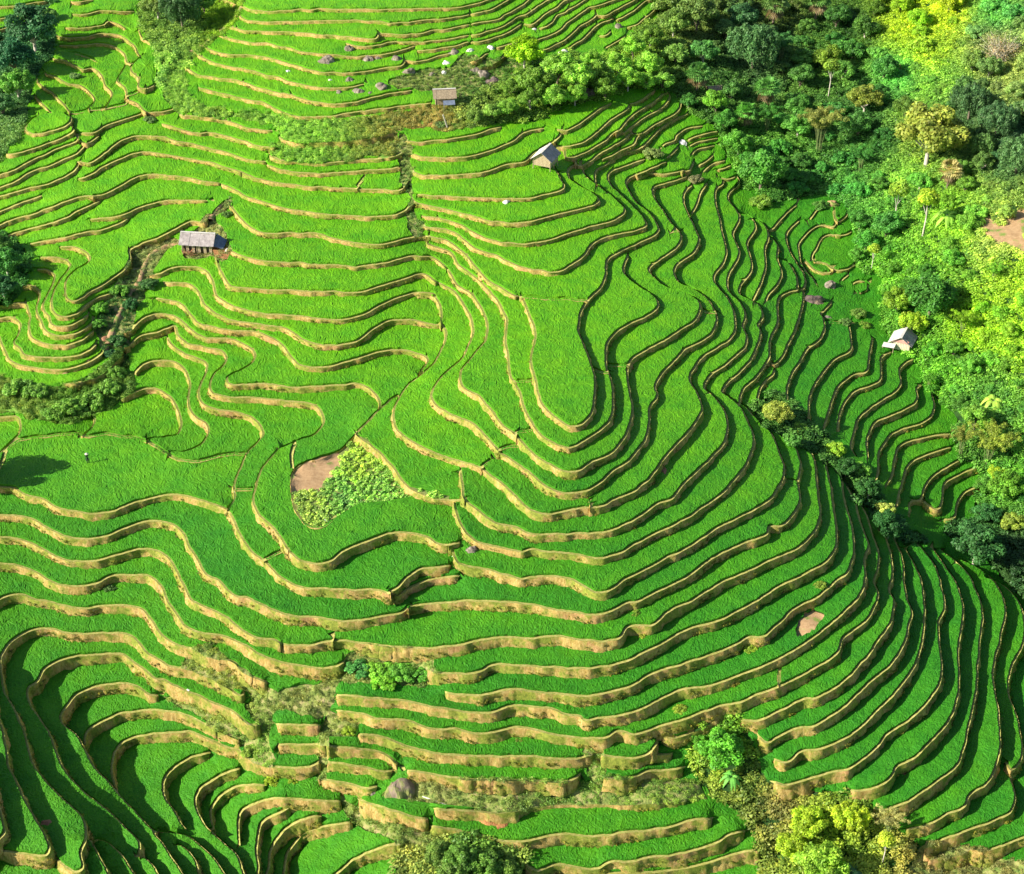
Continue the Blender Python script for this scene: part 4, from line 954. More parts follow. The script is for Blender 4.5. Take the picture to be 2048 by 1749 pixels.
T('bush0',1724,928,42,'bright green bush lower in the overgrown gully','shrub',col=(.18,.42,.06))
T('bush1',1770,1008,44,'pale yellow bush near the lower end of the overgrown gully','shrub',col=(.36,.46,.10))
T('broad0',1775,1045,76,'dark green tree at the lower end of the overgrown gully',col=(.03,.12,.03))
T('broad1',1690,935,52,'dark green shrub filling the middle of the overgrown gully','shrub',col=(.04,.14,.03))
T('broad2',1735,975,56,'dark green shrub beside the stream bed','shrub',col=(.04,.14,.03))
T('broad0',1048,106,84,'glowing yellow-green tree at the right end of the rocky terrace',col=(.33,.62,.02))
T('broad1',1612,1640,84,'bright yellow-green tree in the lower right thicket, left one',col=(.30,.46,.03))
T('broad2',1697,1628,80,'bright yellow-green tree in the lower right thicket, right one',col=(.34,.48,.03))
T('broad0',1580,1685,70,'yellow-green tree low in the lower right thicket beside the rice strips',col=(.28,.42,.03))
T('broad3',1640,1720,110,'large leafy tree at the bottom edge of the lower right thicket',col=(.22,.40,.04))
T('bush0',1705,1735,60,'blue-green bush at the bottom edge of the lower right thicket','shrub',col=(.14,.30,.14))
T('bamboo0',1775,1645,64,'pale dusty feathery shrub right of the lower thicket','shrub',col=(.36,.38,.14),name='shrub')
T('slender',1763,1690,90,'slim pale-trunked young tree right of the lower thicket',col=(.36,.48,.04))
T('broad2',1440,1492,104,'vine-covered bright green bush tree in the head of the lower gully',col=(.10,.34,.03),hs=.9)
T('bush1',1400,1470,60,'leafy green bush left of the vine-covered tree','shrub',col=(.10,.30,.03))
T('banana0',1462,1545,52,'banana plant hanging over the lower gully','banana plant',col=(.12,.36,.06))
for i,(a,b_,w,c_) in enumerate([(715,1325,60,(.07,.26,.06)),(760,1330,68,(.18,.42,.04)),(805,1333,66,(.14,.38,.05)),(840,1338,48,(.10,.32,.04)),(770,1352,60,(.16,.42,.03))]):
    T('bush%d'%(i%3),a,b_,w,['dark leafy bush at the left end of the green thicket below the long terrace','yellow-green bush in the green thicket below the long terrace','broad-leaved bush right of centre in the green thicket below the long terrace','small bush at the right end of the green thicket below the long terrace','lowest bush of the green thicket below the long terrace'][i],'shrub','bushes of the thicket below the long terrace',c_,.75)
for i,(a,b_,w) in enumerate([(880,1700,66),(925,1712,80),(975,1725,72),(1015,1738,60),(905,1745,70)]):
    T('broad%d'%(i%4),a,b_,w,['leftmost tree of the grove at the bottom edge','dark rounded tree in the middle of the bottom grove','leafy tree right of centre in the bottom grove','rightmost tree of the grove at the bottom edge','tree cut by the bottom edge in the grove'][i],group='trees of the grove at the bottom edge')
T('broad0',72,62,112,'big dark green tree in the upper left corner grove',col=(.04,.13,.05))
T('broad3',35,118,92,'dark tree left of and below the biggest corner tree',col=(.03,.12,.05))
T('broad2',40,172,74,'lighter green tree lowest in the upper left grove',col=(.10,.26,.04))
T('broad1',8,215,56,'small tree at the left edge above the oval terrace',col=(.06,.16,.05))
T('bush0',95,20,50,'small bush at the top of the upper left grove','shrub',col=(.12,.24,.06))
T('droop1',366,20,92,'dark leafy tree in the top gully',col=(.05,.12,.04))
T('broad2',318,15,66,'olive tree left of the dark one in the top gully',col=(.14,.22,.05))
T('broad1',410,8,56,'small mid-green tree at the right side of the top gully',col=(.08,.20,.03))
T('broad2',18,525,72,'mid-green tree at the left edge beside the curled terraces',col=(.06,.22,.04))
plant('broad1',-62,985,135,'large tree just beyond the left edge that shades the big paddy','tree',None,(.06,.2,.04))
T('broad0',10,575,60,'dark tree at the left edge, lower one',col=(.03,.12,.04))
T('broad1',5,490,54,'small tree at the left edge, upper one',col=(.08,.20,.04))
for i,(a,b_,w,c_) in enumerate([(240,572,40,(.12,.30,.04)),(203,608,38,(.12,.32,.04)),(200,640,34,(.10,.28,.04)),(235,672,40,(.05,.15,.04)),(300,560,40,(.07,.18,.05)),(262,600,36,(.04,.14,.04)),(222,700,30,(.04,.13,.05))]):
    T('bush%d'%(i%3),a,b_,w,['bush beside the footpath just below the big yellow paddy','bright bush left of the footpath','small bush at the left side of the footpath by the ring terraces','dark bush beside the bare red patch of the path','bush between the footpath and the bowl terraces','dark bush in the hollow beside the footpath','dark bush at the lower end of the footpath'][i],'shrub','bushes along the footpath',c_)
for i,(a,b_,w) in enumerate([(40,762,66),(75,772,50),(140,800,62),(180,788,62),(215,765,56),(235,735,44),(110,812,50),(165,815,46)]):
    T('bush%d'%(i%3),a,b_,w,['dark bush at the left edge of the bank below the ring terraces','small bush right of the leftmost one on the bank','bush in the middle of the overgrown bank','tallest bush of the overgrown bank','bush near the right end of the overgrown bank','rightmost bush of the overgrown bank','lowest bush at the left of the overgrown bank','lowest bush in the middle of the overgrown bank'][i],'shrub','bushes on the overgrown bank',(.15,.32,.05))
# trees between the upper terraces and the saddle
for i,(a,b_,w,k_) in enumerate([(1075,165,84,0),(1115,140,84,1),(1155,155,80,2),(1195,150,70,3),(1235,130,60,0),(1265,95,58,1),(1060,200,56,2),(1105,195,64,3),(1150,190,56,0),(1210,178,56,1),(1255,160,58,2),(1295,130,66,3),(1300,75,60,0),(1325,165,52,1),(1290,165,50,2),(1020,175,46,3),(1015,215,50,0),(985,225,42,1),(950,235,40,2),(1350,110,56,3),(1180,118,48,0)]):
    T('broad%d'%k_,a,b_,w,None,'tree','trees of the grove between the upper and middle terraces',np.array(veg_col(a,b_)[0])*(1.25 if i%3 else .8))
# fill of the valley and the sunlit slope
rs2=np.random.RandomState(11); placed=[(o.location.x,o.location.y,o.scale[0]) for o in COL.objects if o.type=='EMPTY']
fpoly=[q for k_,q in ZONES if k_=='forest'][0]; cand=rs2.rand(5000,2)*[760,1250]+[1320,-30]; cnt=0; FILL=[]
okc=inpoly(cand,fpoly)
for (u_,v_) in cand[okc]:
    if cnt>=210: break
    if 1760<u_<1990 and v_<150 and rs2.rand()<.85: continue                     # open yellow slope
    if 1690<u_<1800 and 130<v_<360 and rs2.rand()<.75: continue
    if u_>1880 and v_>1000 and rs2.rand()<.5: continue
    if (1940<u_<2060 and 440<v_<560): continue               # bare patch
    if (1755<u_<1850 and 650<v_<730) or (1400<u_<1480 and 150<v_<200): continue
    p=ground(u_,v_); w=(rs2.uniform(24,62) if v_>350 or u_>1800 else rs2.uniform(36,80)); wm=w/ppm(p)
    if any((p.x-a)**2+(p.y-b_)**2<(.36*(wm+s_))**2 for a,b_,s_ in placed): continue
    placed.append((p.x,p.y,wm)); FILL.append((u_,v_,w)); cnt+=1
for u_,v_,w in FILL:
    k_=['broad0','broad1','broad2','broad3','bush0','bush1','bush2','bamboo0'][rs2.choice(8,p=[.16,.16,.16,.16,.11,.11,.09,.05])]
    c_=np.array(veg_col(u_,v_)[0])*rs2.uniform(.75,1.2)*np.array([rs2.uniform(.75,1.1),1,1])
    shr=k_[:4] in('bush',)
    plant(k_,u_,v_,w,None,'shrub' if shr else 'tree','trees and bushes of the valley and the right-hand slope',c_,rs2.uniform(.8,1.15))
# scattered small shrubs on banks of the terraces
for i,(a,b_,w,c_,lb) in enumerate([(858,545,26,(.12,.30,.08),'small green shrub on the bund where the long terrace bends'),(1305,300,46,(.30,.36,.10),'pale shrub growing around a rock among the small terraces'),(1392,352,36,(.28,.26,.12),'brownish shrub in front of the narrow terraces'),(1272,1222,26,(.30,.42,.05),'yellow-green weeds at the step of the long bank'),(1285,1262,30,(.46,.50,.05),'yellow weeds at the end of the long golden bank'),(1360,1412,34,(.40,.48,.05),'yellow weeds on the bank above the lower strips'),(1552,1055,26,(.36,.42,.06),'tuft of yellow weeds on the right-hand bank'),(1500,1290,34,(.34,.46,.04),'row of yellow-green weeds on the right-hand bank'),(1640,1165,30,(.30,.40,.05),'tuft of weeds above the red earth scar'),(810,1160,1,(.2,.3,.05),None),(220,1172,28,(.14,.26,.06),'dark green tuft on the shaded left-hand bank'),(1040,1478,26,(.24,.34,.05),'tuft of weeds on the lower bank'),(300,235,30,(.18,.28,.08),'grey-green bush above the oval terrace'),(150,148,26,(.22,.34,.10),'small pale bush among the upper left terraces'),(700,1455,34,(.40,.52,.05),'yellow-green bush beside the narrow lower strips'),(420,1285,26,(.24,.34,.06),'bush on the orange bank at the left'),(545,1555,34,(.44,.54,.04),'bright yellow-green weeds beside the lower bowl terraces'),(590,1555,28,(.40,.50,.04),'second clump of yellow-green weeds beside the lower bowl'),(500,1495,40,(.38,.50,.07),'feathery light green clump on the diagonal weedy bank'),(880,245,30,(.20,.30,.08),'shrub below the old hut'),(1012,1620,1,(.2,.3,.05),None),(460,405,30,(.24,.32,.08),'dry bush on the corner above the large hut'),(455,425,26,(.18,.32,.06),'green bush behind the large hut'),(1520,395,52,(.24,.38,.05),'bright bush at the tip of the narrow terraces'),(1640,405,40,(.14,.30,.05),'bush above the square paddy'),(1690,640,30,(.20,.34,.08),'bush beside the dark boulder terrace'),(1715,620,38,(.22,.36,.06),'yellow-green bush between the boulder and the forest'),(1728,645,30,(.26,.40,.05),'small bright bush at the forest edge near the boulder')]):
    if lb: T('bush%d'%(i%3),a,b_,w,lb,'shrub',None,(c_[0]*.55,c_[1]*.66,c_[2]*.7),.8)
# ---------------------------------------------------------------- labels for the groves: by look, size and the nearest landmark
LM=[(1430,168,'the open shed'),(1503,95,'the weeping tree'),(1805,678,'the pink-banded hut'),(1850,270,'the broad mottled tree'),(1990,240,'the dark drooping trees'),(1893,360,'the dead-frond palm'),(1890,425,'the upper banana plant'),(1990,500,'the bare sandy patch'),(1680,500,'the square paddy'),(1520,340,'the big round corner tree'),(1636,268,'the olive bamboo clump'),(1726,200,'the brownish valley tree'),(1970,900,'the ochre bamboo clump'),(1984,795,'the lower banana plant'),(2005,968,'the low round tree'),(1870,60,'the yellow slope'),(1550,20,'the top-edge palms'),(1048,106,'the glowing yellow tree'),(1129,105,'the pale-topped rock'),(1172,187,'the dark sloping boulder'),(888,197,'the old grey hut'),(1996,88,'the bare twiggy shrub')]
def looks(c):
    r,g,b=c[0],c[1],c[2]; q=r/max(g,.01); br='pale ' if g>.36 else ('dark ' if g<.15 else ''); return br+('yellow-green' if q>.62 else ('olive-green' if q>.48 else ('green' if q>.25 else 'deep green')))
unl=[o for o in COL.objects if o.type=='EMPTY' and 'label' not in o]; seen={}
NTREE=0
import bpy_extras
def pix(p):
    d=Vector(p)-Vector((0,0,HC)); f=d.y*cP-d.z*sP; return 1024+FPX*d.x/f, 874.5-FPX*(d.y*sP+d.z*cP)/f
for o in unl:
    u_,v_=pix(o.location); v_-=.45*o.scale[0]*ppm(o.location); w=o.scale[0]*ppm(o.location)
    c=o.children[0].color if o.children[0].name.startswith(('crown','foliage')) else o.children[1].color
    a,b_,nm=min(LM,key=lambda q:(q[0]-u_)**2+(q[1]-v_)**2); dx,dy=u_-a,v_-b_
    rel=('right of' if dx>0 else 'left of') if abs(dx)>1.2*abs(dy) else (('below' if dy>0 else 'above') if abs(dy)>1.2*abs(dx) else ('lower right of' if dx>0 and dy>0 else 'lower left of' if dy>0 else 'upper right of' if dx>0 else 'upper left of'))
    near='close ' if math.hypot(dx,dy)<60 else ('' if math.hypot(dx,dy)<120 else 'far ')
    size='small' if w<45 else ('large' if w>66 else 'mid-sized'); kd_='bamboo clump' if 'bamboo' in o.name else ('shrub' if 'shrub' in o.name else 'tree')
    seen.setdefault('%s %s %s %s%s %s'%(size,looks(c),kd_,near,rel,nm),[]).append((u_,v_,o))
PLM=LM+[(400,475,'the largest hut'),(1090,318,'the stilt hut'),(704,960,'the vegetable plot'),(797,1577,'the huge mossy boulder'),(115,680,'the ring terraces'),(97,250,'the oval hillock'),(1551,823,'the pale gully tree'),(1627,599,'the dark brown boulder'),(775,1331,'the green thicket'),(1630,1245,'the pale earth scar'),(1440,1490,'the vine-covered tree'),(1640,1660,'the lower right thicket'),(950,1710,'the bottom grove'),(370,20,'the top gully'),(60,80,'the corner grove'),(177,921,'the farmer'),(1127,946,'the spur stone'),(560,250,'the grassy slope'),(830,350,'the rubble gully'),(1770,1050,'the gully foot'),(200,790,'the overgrown bank'),(986,1641,'the orange clay slide')]
for o,u_,v_,ar_,ex_,wd_ in PADDY:
    a,b_,nm=min(PLM,key=lambda q:(q[0]-u_)**2+(q[1]-v_)**2); dx,dy=u_-a,v_-b_; q=math.hypot(dx,dy)
    rel=('right of' if dx>0 else 'left of') if abs(dx)>1.6*abs(dy) else (('below' if dy>0 else 'above') if abs(dy)>1.6*abs(dx) else ('lower right of' if dx>0 and dy>0 else 'lower left of' if dy>0 else 'upper right of' if dx>0 else 'upper left of'))
    near='close ' if q<70 else ('' if q<150 else ('well ' if q<250 else 'far '))
    o['category']='rice paddy'; o['group']='rice paddies on the terraced hillside'
    seen.setdefault('%s%s %s paddy %s%s %s'%('long ' if ex_>330 else ('short ' if ex_<110 else ''),'narrow' if wd_<24 else ('broad' if wd_>45 else 'ribbon-like'),'yellow-green' if v_<620 and u_<1250 else 'deep green',near,rel,nm),[]).append((u_,v_,o))
for lb,L_ in seen.items():
    if len(L_)==1: L_[0][2]['label']=lb; continue
    du=max(q[0] for q in L_)-min(q[0] for q in L_); dv=max(q[1] for q in L_)-min(q[1] for q in L_); ax=0 if du>dv else 1; L_.sort(key=lambda q:q[ax])
    nm=(['left one of two','right one of two'] if ax==0 else ['upper of two','lower of two']) if len(L_)==2 else [(['leftmost','rightmost'],['uppermost','lowest'])[ax][0]]+['%s from the %s'%(s,('left','top')[ax]) for s in('second','third','fourth','fifth','sixth','seventh','eighth')][:len(L_)-2]+[(['leftmost','rightmost'],['uppermost','lowest'])[ax][1]]
    for (a,b_,o),n_ in zip(L_,nm): o['label']=lb+', '+n_
print('plants',len([o for o in COL.objects if o.type=='EMPTY']),'%.1fs'%(time.time()-T0))
# ---------------------------------------------------------------- huts
M_roof=plain('weathered grey fibre sheet',[(.25,(.20,.17,.165)),(.5,(.36,.32,.31)),(.75,(.50,.45,.43))],2.2,.3,.03)
M_roofd=plain('dark slate-blue sheet',[(.3,(.10,.13,.20)),(.7,(.20,.25,.34))],2.2,.3,.03)
M_rooflt=plain('pale sunlit sheet',[(.3,(.50,.47,.42)),(.7,(.74,.71,.65))],2.2,.3,.03)  # paler copy of the grey sheet, sunlight put into its colour
M_thatch=plain('old thatch',[(.3,(.20,.15,.10)),(.7,(.48,.38,.24))],5,.9,.06)
M_wood=plain('split bamboo and boards',[(.3,(.34,.25,.14)),(.7,(.62,.50,.33))],7,.7,.03)
M_woodd=plain('dark boards and inside shade',[(.3,(.04,.03,.03)),(.7,(.12,.08,.06))],5,.6,.03)  # dark wall boards, also the painted shade inside the huts
M_wall=plain('cream panel',[(.3,(.60,.52,.36)),(.7,(.78,.70,.52))],4,.3,.02)
M_pink=plain('faded red cloth',[(.3,(.55,.22,.18)),(.7,(.72,.38,.32))],4,.3,.02)
class MB:
    def __init__(s): s.V=[];s.F=[]
    def box(s,c,d,rz=0,ry=0,rx=0):
        M=Matrix.Translation(c)@Matrix.Rotation(rz,4,'Z')@Matrix.Rotation(ry,4,'Y')@Matrix.Rotation(rx,4,'X'); o=len(s.V)
        for x_ in(-.5,.5):
            for y_ in(-.5,.5):
                for z_ in(-.5,.5): s.V.append(tuple(M@Vector((x_*d[0],y_*d[1],z_*d[2]))))
        for f in((0,1,3,2),(4,6,7,5),(0,4,5,1),(2,3,7,6),(0,2,6,4),(1,5,7,3)): s.F.append(tuple(o+i for i in f))
    def bar(s,a,b,t):
        a,b=Vector(a),Vector(b); d=b-a; q=d.to_track_quat('Z','Y').to_matrix().to_4x4(); M=Matrix.Translation((a+b)/2)@q; o=len(s.V); L_=d.length/2
        for zz in(-L_,L_):
            for i in range(5): an=1.2566*i; s.V.append(tuple(M@Vector((t*math.cos(an),t*math.sin(an),zz))))
        for i in range(5): s.F.append((o+i,o+(i+1)%5,o+5+(i+1)%5,o+5+i))
        s.F.append((o+4,o+3,o+2,o+1,o)); s.F.append((o+5,o+6,o+7,o+8,o+9))
    def quad(s,*p,t=.05):
        p=[Vector(q) for q in p]; n=(p[1]-p[0]).cross(p[2]-p[0]).normalized()*t; o=len(s.V); k=len(p)
        s.V+=[tuple(q) for q in p]+[tuple(q-n) for q in p]; s.F.append(tuple(range(o,o+k))); s.F.append(tuple(range(o+2*k-1,o+k-1,-1)))
        for i in range(k): j=(i+1)%k; s.F.append((o+j,o+i,o+k+i,o+k+j))
    def build(s,name,mat,parent=None): return mesh(name,s.V,s.F,[mat],parent)
def root(name,p,rz,label,cat,group=None):
    r=bpy.data.objects.new(name,None); COL.objects.link(r); r.location=p; r.rotation_euler[2]=rz; return tag(r,label,cat,group)
def hut(label,u,v,rz,L_,D,stilt,wall,rise,mats,open_front=False,lean=False,panel=None,wood=True):
    """ridge along local x; L_ ridge length, D depth"""
    p=ground(u,v); r=root('hut',p,rz,label,'hut'); rl,rr,mw=mats; H=stilt+wall; rg=random.Random(int(u)); o=.38
    for i,(x_,y_) in enumerate([(-L_/2,-D/2),(0,-D/2),(L_/2,-D/2),(-L_/2,D/2),(0,D/2),(L_/2,D/2)]):
        b=MB(); b.bar((x_,y_,-1.2),(x_,y_,H),.07); b.build('post',M_wood,r)
    if stilt>.3:
        b=MB(); 
        for k in range(int(L_/.28)): b.box((-L_/2+.14+k*.28,0,stilt),(.24,D+.2,.05))
        b.build('floor',M_wood,r)
    b=MB(); n=int(L_/.22)
    for k in range(n+1):
        x_=-L_/2+.06+k*(L_-.12)/n; hh=wall*rg.uniform(.86,1)
        if not(open_front and (k%4 in(1,2))): b.box((x_,-D/2+.01,stilt+hh/2),(.19,.05,hh),0,rg.uniform(-.02,.02))
        b.box((x_,D/2-.01,stilt+wall/2),(.19,.05,wall))
    b.build('wall',mw,r); 
    for s in(-1,1):
        b=MB(); m_=int(D/.22)
        for k in range(m_+1):
            y_=-D/2+.06+k*(D-.12)/m_; hh=wall+rise*(1-abs(y_)/(D/2+.1))*.9; hh*=rg.uniform(.93,1); b.box((s*(L_/2-.02),y_,stilt+hh/2),(.05,.19,hh))
        g=b.build('gable_wall',mw if not(panel and s==panel[1]) else panel[0],r)
    b=MB(); b.box((0,0,stilt+wall*.45),(L_-.3,D-.3,wall*.8)); b.build('interior_shade_box',M_woodd,r)  # solid dark box standing in for the shade inside the hut
    zr=H+rise; dz_=rise*(o/(D/2)); Lx=L_/2+o
    for s,mt in((-1,rl),(1,rr)):
        b=MB(); n=7
        for k in range(n):
            x0=-Lx+2*Lx*k/n; x1=-Lx+2*Lx*(k+1)/n+.03; j=rg.uniform(-.02,.03); 
            q=[(x0,0,zr+.05+j),(x1,0,zr+.05+j),(x1,s*(D/2+o),H-dz_+.05+j),(x0,s*(D/2+o),H-dz_+.05+j)]
            b.quad(*(q if s>0 else q[::-1]),t=-.04)
        f=b.build('roof',mt,r)
        if s==-1:
            c=MB(); c.box((0,0,zr+.10),(2*Lx,.34,.05)); c.build('ridge_cap',M_rooflt,f)
    if lean:
        b=MB(); x0=L_/2+.2
        b.quad((x0,-D/2-.2,H-.15),(x0+1.5,-D/2+.1,H-.75),(x0+1.5,D/2-.2,H-.55),(x0,D/2,H+.35),t=.05); b.build('lean_to_roof',M_roofd,r)
        b=MB(); b.bar((x0+1.4,-D/2+.2,-.6),(x0+1.4,-D/2+.2,H-.7),.06); b.bar((x0+1.4,D/2-.3,-.6),(x0+1.4,D/2-.3,H-.6),.06); b.build('lean_to_post',M_wood,r)
    return r
h1=hut('largest hut, grey roof with pale ridge and dark blue lean-to, at the footpath end',400,500,R(-6),4.4,2.7,.25,1.5,1.0,(M_roof,M_rooflt,M_wood),True,True)
b=MB(); rg=random.Random(3)
for k in range(34): x_=-2.3+1.7*rg.random(); b.bar((x_,-1.75-.5*rg.random(),.02+.6*rg.random()),(x_+rg.uniform(-.5,.9),-1.5-.5*rg.random(),.1+.9*rg.random()),.035)
o=b.build('firewood_pile',M_redsoil); o.location=h1.location; o.rotation_euler=h1.rotation_euler; tag(o,'reddish pile of sticks and firewood leaning in front of the largest hut','firewood pile')
p=ground(452,500); o=mesh('earth_yard',[(math.cos(a)*2.0*(1+.15*math.sin(3*a)),math.sin(a)*2.9*(1+.1*math.cos(5*a)),0) for a in np.linspace(0,6.0,20)],[tuple(range(20))],[M_orange]); o.location=(p.x,p.y,p.z+.12); tag(o,kind='structure')
hut('small stilt hut with a sunlit pale left roof slope beside a lime-green paddy',1091,337,R(66),3.0,2.8,1.0,1.25,1.05,(M_roof,M_rooflt,M_wood),False)  # sun painted in: left slope takes the paler sheet, right the grey
hut('old grey-roofed hut on the grassy slope at the top centre',889,207,R(6),3.0,2.4,.3,1.3,.8,(M_thatch,M_thatch,M_wood),False)
b=MB(); b.quad((-.4,-2.5,.75),(1.5,-2.5,.75),(1.5,-1.6,1.15),(-.4,-1.6,1.15),t=.04); b.bar((-.3,-2.4,-.5),(-.3,-2.4,.75),.05); b.bar((1.4,-2.4,-.5),(1.4,-2.4,.75),.05)
o=b.build('lean_to_shelter',M_roofd); g=ground(889,207); o.location=g; o.rotation_euler[2]=R(8); tag(o,'low blue sheet shelter leaning against the front of the old grey hut','shelter')
h4=hut('hut with sunlit pale roof and pink wall band at the right-hand forest edge',1803,696,R(64),2.5,2.6,.35,1.2,.9,(M_roof,M_rooflt,M_wall),False,False,(M_wall,-1))  # same painted sun here: paler sheet on the left slope
b=MB(); b.box((-1.31,0,1.75),(.06,2.3,.42)); b.build('cloth_band',M_pink,h4)
b=MB(); b.quad((-2.3,.6,1.05),(-1.35,.6,1.25),(-1.35,2.3,1.1),(-2.3,2.3,.9),t=.04); b.build('porch_roof',M_rooflt,h4)
b=MB(); b.bar((-2.2,.7,-.4),(-2.2,.7,1.0),.05); b.bar((-2.2,2.2,-.4),(-2.2,2.2,.9),.05); b.build('porch_post',M_wood,h4)
# low open shed in the valley
p=ground(1435,190); r=root('open_shed',p,R(10),'long low dark shed with a thatched roof between the palms in the valley','shed')
b=MB()
for s in(-1,1): b.quad((-1.9,0,1.75),(1.9,0,1.75),(1.9,s*1.1,1.15),(-1.9,s*1.1,1.15),t=.08*s)
b.build('roof',M_thatch,r)
for x_ in(-1.7,-.6,.6,1.7):
    for y_ in(-.9,.9): b=MB(); b.bar((x_,y_,-.8),(x_,y_,1.2),.06); b.build('post',M_wood,r)
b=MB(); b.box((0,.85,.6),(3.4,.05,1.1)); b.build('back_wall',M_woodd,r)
b=MB()
for k in range(15): b.bar((-2.3+k*.3,-1.5+.04*(k%3),-.3),(-2.3+k*.3+.03*(k%2),-1.5,.75),.03)
b.bar((-2.35,-1.5,.5),(1.95,-1.5,.5),.025); p=ground(1435,192); o=b.build('stick_fence',M_wood); o.location=p; o.rotation_euler[2]=R(10); tag(o,'fence of thin upright sticks in front of the open shed','fence')
# ---------------------------------------------------------------- boulders, clay heaps
def rock(u,v,wpx,label,mat,hs=.7,name='boulder',cat='boulder',group=None,seed=0,sq=1.0,lift=0):
    p=ground(u,v,True); r_=wpx/ppm(p)/2; bm=bmesh.new(); bmesh.ops.create_icosphere(bm,subdivisions=4,radius=1)
    for vt in bm.verts:
        c=vt.co; q=np.array([c.x,c.y,c.z])
        f=1+.55*float(vnoise(np.array([c.x*1.1+seed*5.3+9]),np.array([c.y*1.1+c.z*1.4+20]))[0])+.30*float(vnoise(np.array([c.x*2.9+seed*3]),np.array([c.z*2.9+c.y*2+40]))[0])+.08*float(vnoise(np.array([c.x*8+seed]),np.array([c.z*8+c.y*6]))[0])
        vt.co=Vector((c.x*f,c.y*f*sq,max(c.z,-.45)*f*hs))
    me=bpy.data.meshes.new(name); bm.to_mesh(me); bm.free(); o=link(name,me,[mat]); o.location=p+Vector((0,0,r_*hs*.12+lift)); o.scale=(r_,)*3; o.rotation_euler[2]=seed*1.3
    tag(o,label,cat,group); return o
M_moss=plain('mossy brown stone',[(.3,(.12,.09,.06)),(.48,(.26,.20,.14)),(.56,(.22,.24,.07)),(.7,(.36,.38,.10))],1.2,.9,.12)
RK=[(655,126,34,'rounded grey boulder with a pale flank, largest on the upper left bank',M_stone),(699,103,24,'small brown boulder on the upper bank left of the row',M_stone),(734,124,24,'left boulder of the three in a row on the upper bank',M_stone),(759,120,20,'middle boulder of the three in a row on the upper bank',M_stone),(793,122,20,'right boulder of the three in a row on the upper bank',M_stone),(819,148,24,'tall dark boulder at the left edge of the rocky patch',M_stone),(764,178,30,'flat brown boulder above the lowest upper terrace',M_stone),(716,188,24,'brown boulder left of the flat one above the lowest upper terrace',M_stone),(740,190,14,'small stone between the two lower boulders',M_stone),(678,188,14,'little stone at the left end of the lower boulders',M_stone),(699,164,18,'pale stone on the second bank from below',M_stone),(661,164,12,'tiny pale stone on the second bank from below',M_white),(577,146,12,'lone pale stone on the upper left terrace wall',M_white),(909,112,28,'brown boulder above the rocky patch',M_stone),(893,130,18,'pale boulder at the left tip of the two small paddies',M_white),(941,106,20,'pale pink boulder behind the two small paddies',M_white),(982,100,17,'upright whitish boulder on the bank above the two small paddies',M_white),(951,148,24,'reddish boulder in the rocky patch, left one',M_stone),(968,154,28,'tan boulder with a dark side in the rocky patch',M_stone),(987,168,28,'tall dark boulder at the right end of the rocky patch',M_dkstone),(865,152,14,'small stone in the middle of the rocky patch',M_stone),(888,147,10,'tiny white stone in the rocky patch',M_white),(1068,62,12,'pale stone on the upper right terrace wall',M_white),(1236,58,20,'pinkish rock at the right end of the upper terraces',M_stone),(1129,112,24,'pale topped rock below the upper right terraces',M_white),(1172,196,46,'big dark sloping boulder at the edge of the saddle terraces',M_dkstone),(1362,290,20,'pale pink rock among the small right-hand paddies',M_white),(1292,308,18,'white rock under the pale shrub',M_white),(1258,283,10,'small stone on the bank of the saddle terraces',M_stone),(1627,606,42,'dark brown-purple boulder blocking the narrow terrace',M_dkstone),(1660,576,28,'round brown boulder above the dark one',M_stone),(1657,640,16,'small tan rock below the dark boulder',M_stone),(797,1588,60,'huge brown boulder with moss on top at the left end of the bare strip',M_moss),(749,1590,24,'small brown boulder left of the huge mossy one',M_stone),(946,1104,26,'brown boulder where the bund turns at the middle of the slope',M_stone),(1012,408,22,'pair of white rocks on the bund of the lime-green paddy',M_white),(1128,948,11,'white stone at the tip of the spur bank',M_white),(1044,540,16,'whitish stone in the bank left of the spur',M_white),(470,984,7,'white marker stone where two bunds meet at the left',M_white),(905,1120,14,'whitish rubble beside the short bund',M_white),(812,1222,13,'grey rubble at the corner of two terraces',M_stone),(652,1044,11,'white sack in the corner of the vegetable plot',M_white),(1480,1440,14,'pale rubble at the head of the lower gully',M_white),(1995,1530,6,'white stone on the corner bund at the lower right',M_white),(1922,1532,6,'second white stone on a bund at the lower right',M_white),(377,1380,9,'pale stone in the bank of the diagonal terraces',M_white),(2015,1050,26,'grey rock under the yellowish bush at the right edge',M_stone),(455,503,12,'white stone at the edge of the hut yard',M_white),(1665,412,26,'bare sandy knoll above the square paddy',M_earth),(1795,140,22,'bare brown earth scar in the valley',M_redsoil)]
for i,(u_,v_,w,lb,mt) in enumerate(RK): rock(u_,v_,w,lb,mt,.8 if w<30 else .7,'boulder' if w>=18 else 'stone','boulder' if w>=18 else 'stone',None,i,.8)
CL=[(975,1645,52,'fresh orange clay slide on the long lower bank, left heap',M_orange,.45),(1003,1656,44,'fresh orange clay slide on the long lower bank, right heap',M_orange,.4),(548,1300,24,'pink-red collapsed bit of bank at the end of the terrace',M_redsoil,.5),(97,1650,34,'dark red heap of earth on a terrace at the lower left',M_redsoil,.45),(1328,945,34,'red bare patch in the bank of the right-hand terrace',M_redsoil,.35),(1325,775,26,'reddish slump in the bank right of the spur',M_redsoil,.4),(213,678,34,'bare red earth at the lower end of the footpath',M_redsoil,.25),(75,1375,1,'',None,0)]
for i,(u_,v_,w,lb,mt,hs) in enumerate(CL):
    if mt: o=rock(u_,v_,w,lb,mt,hs,'earth_heap','earth heap',None,60+i,.55)
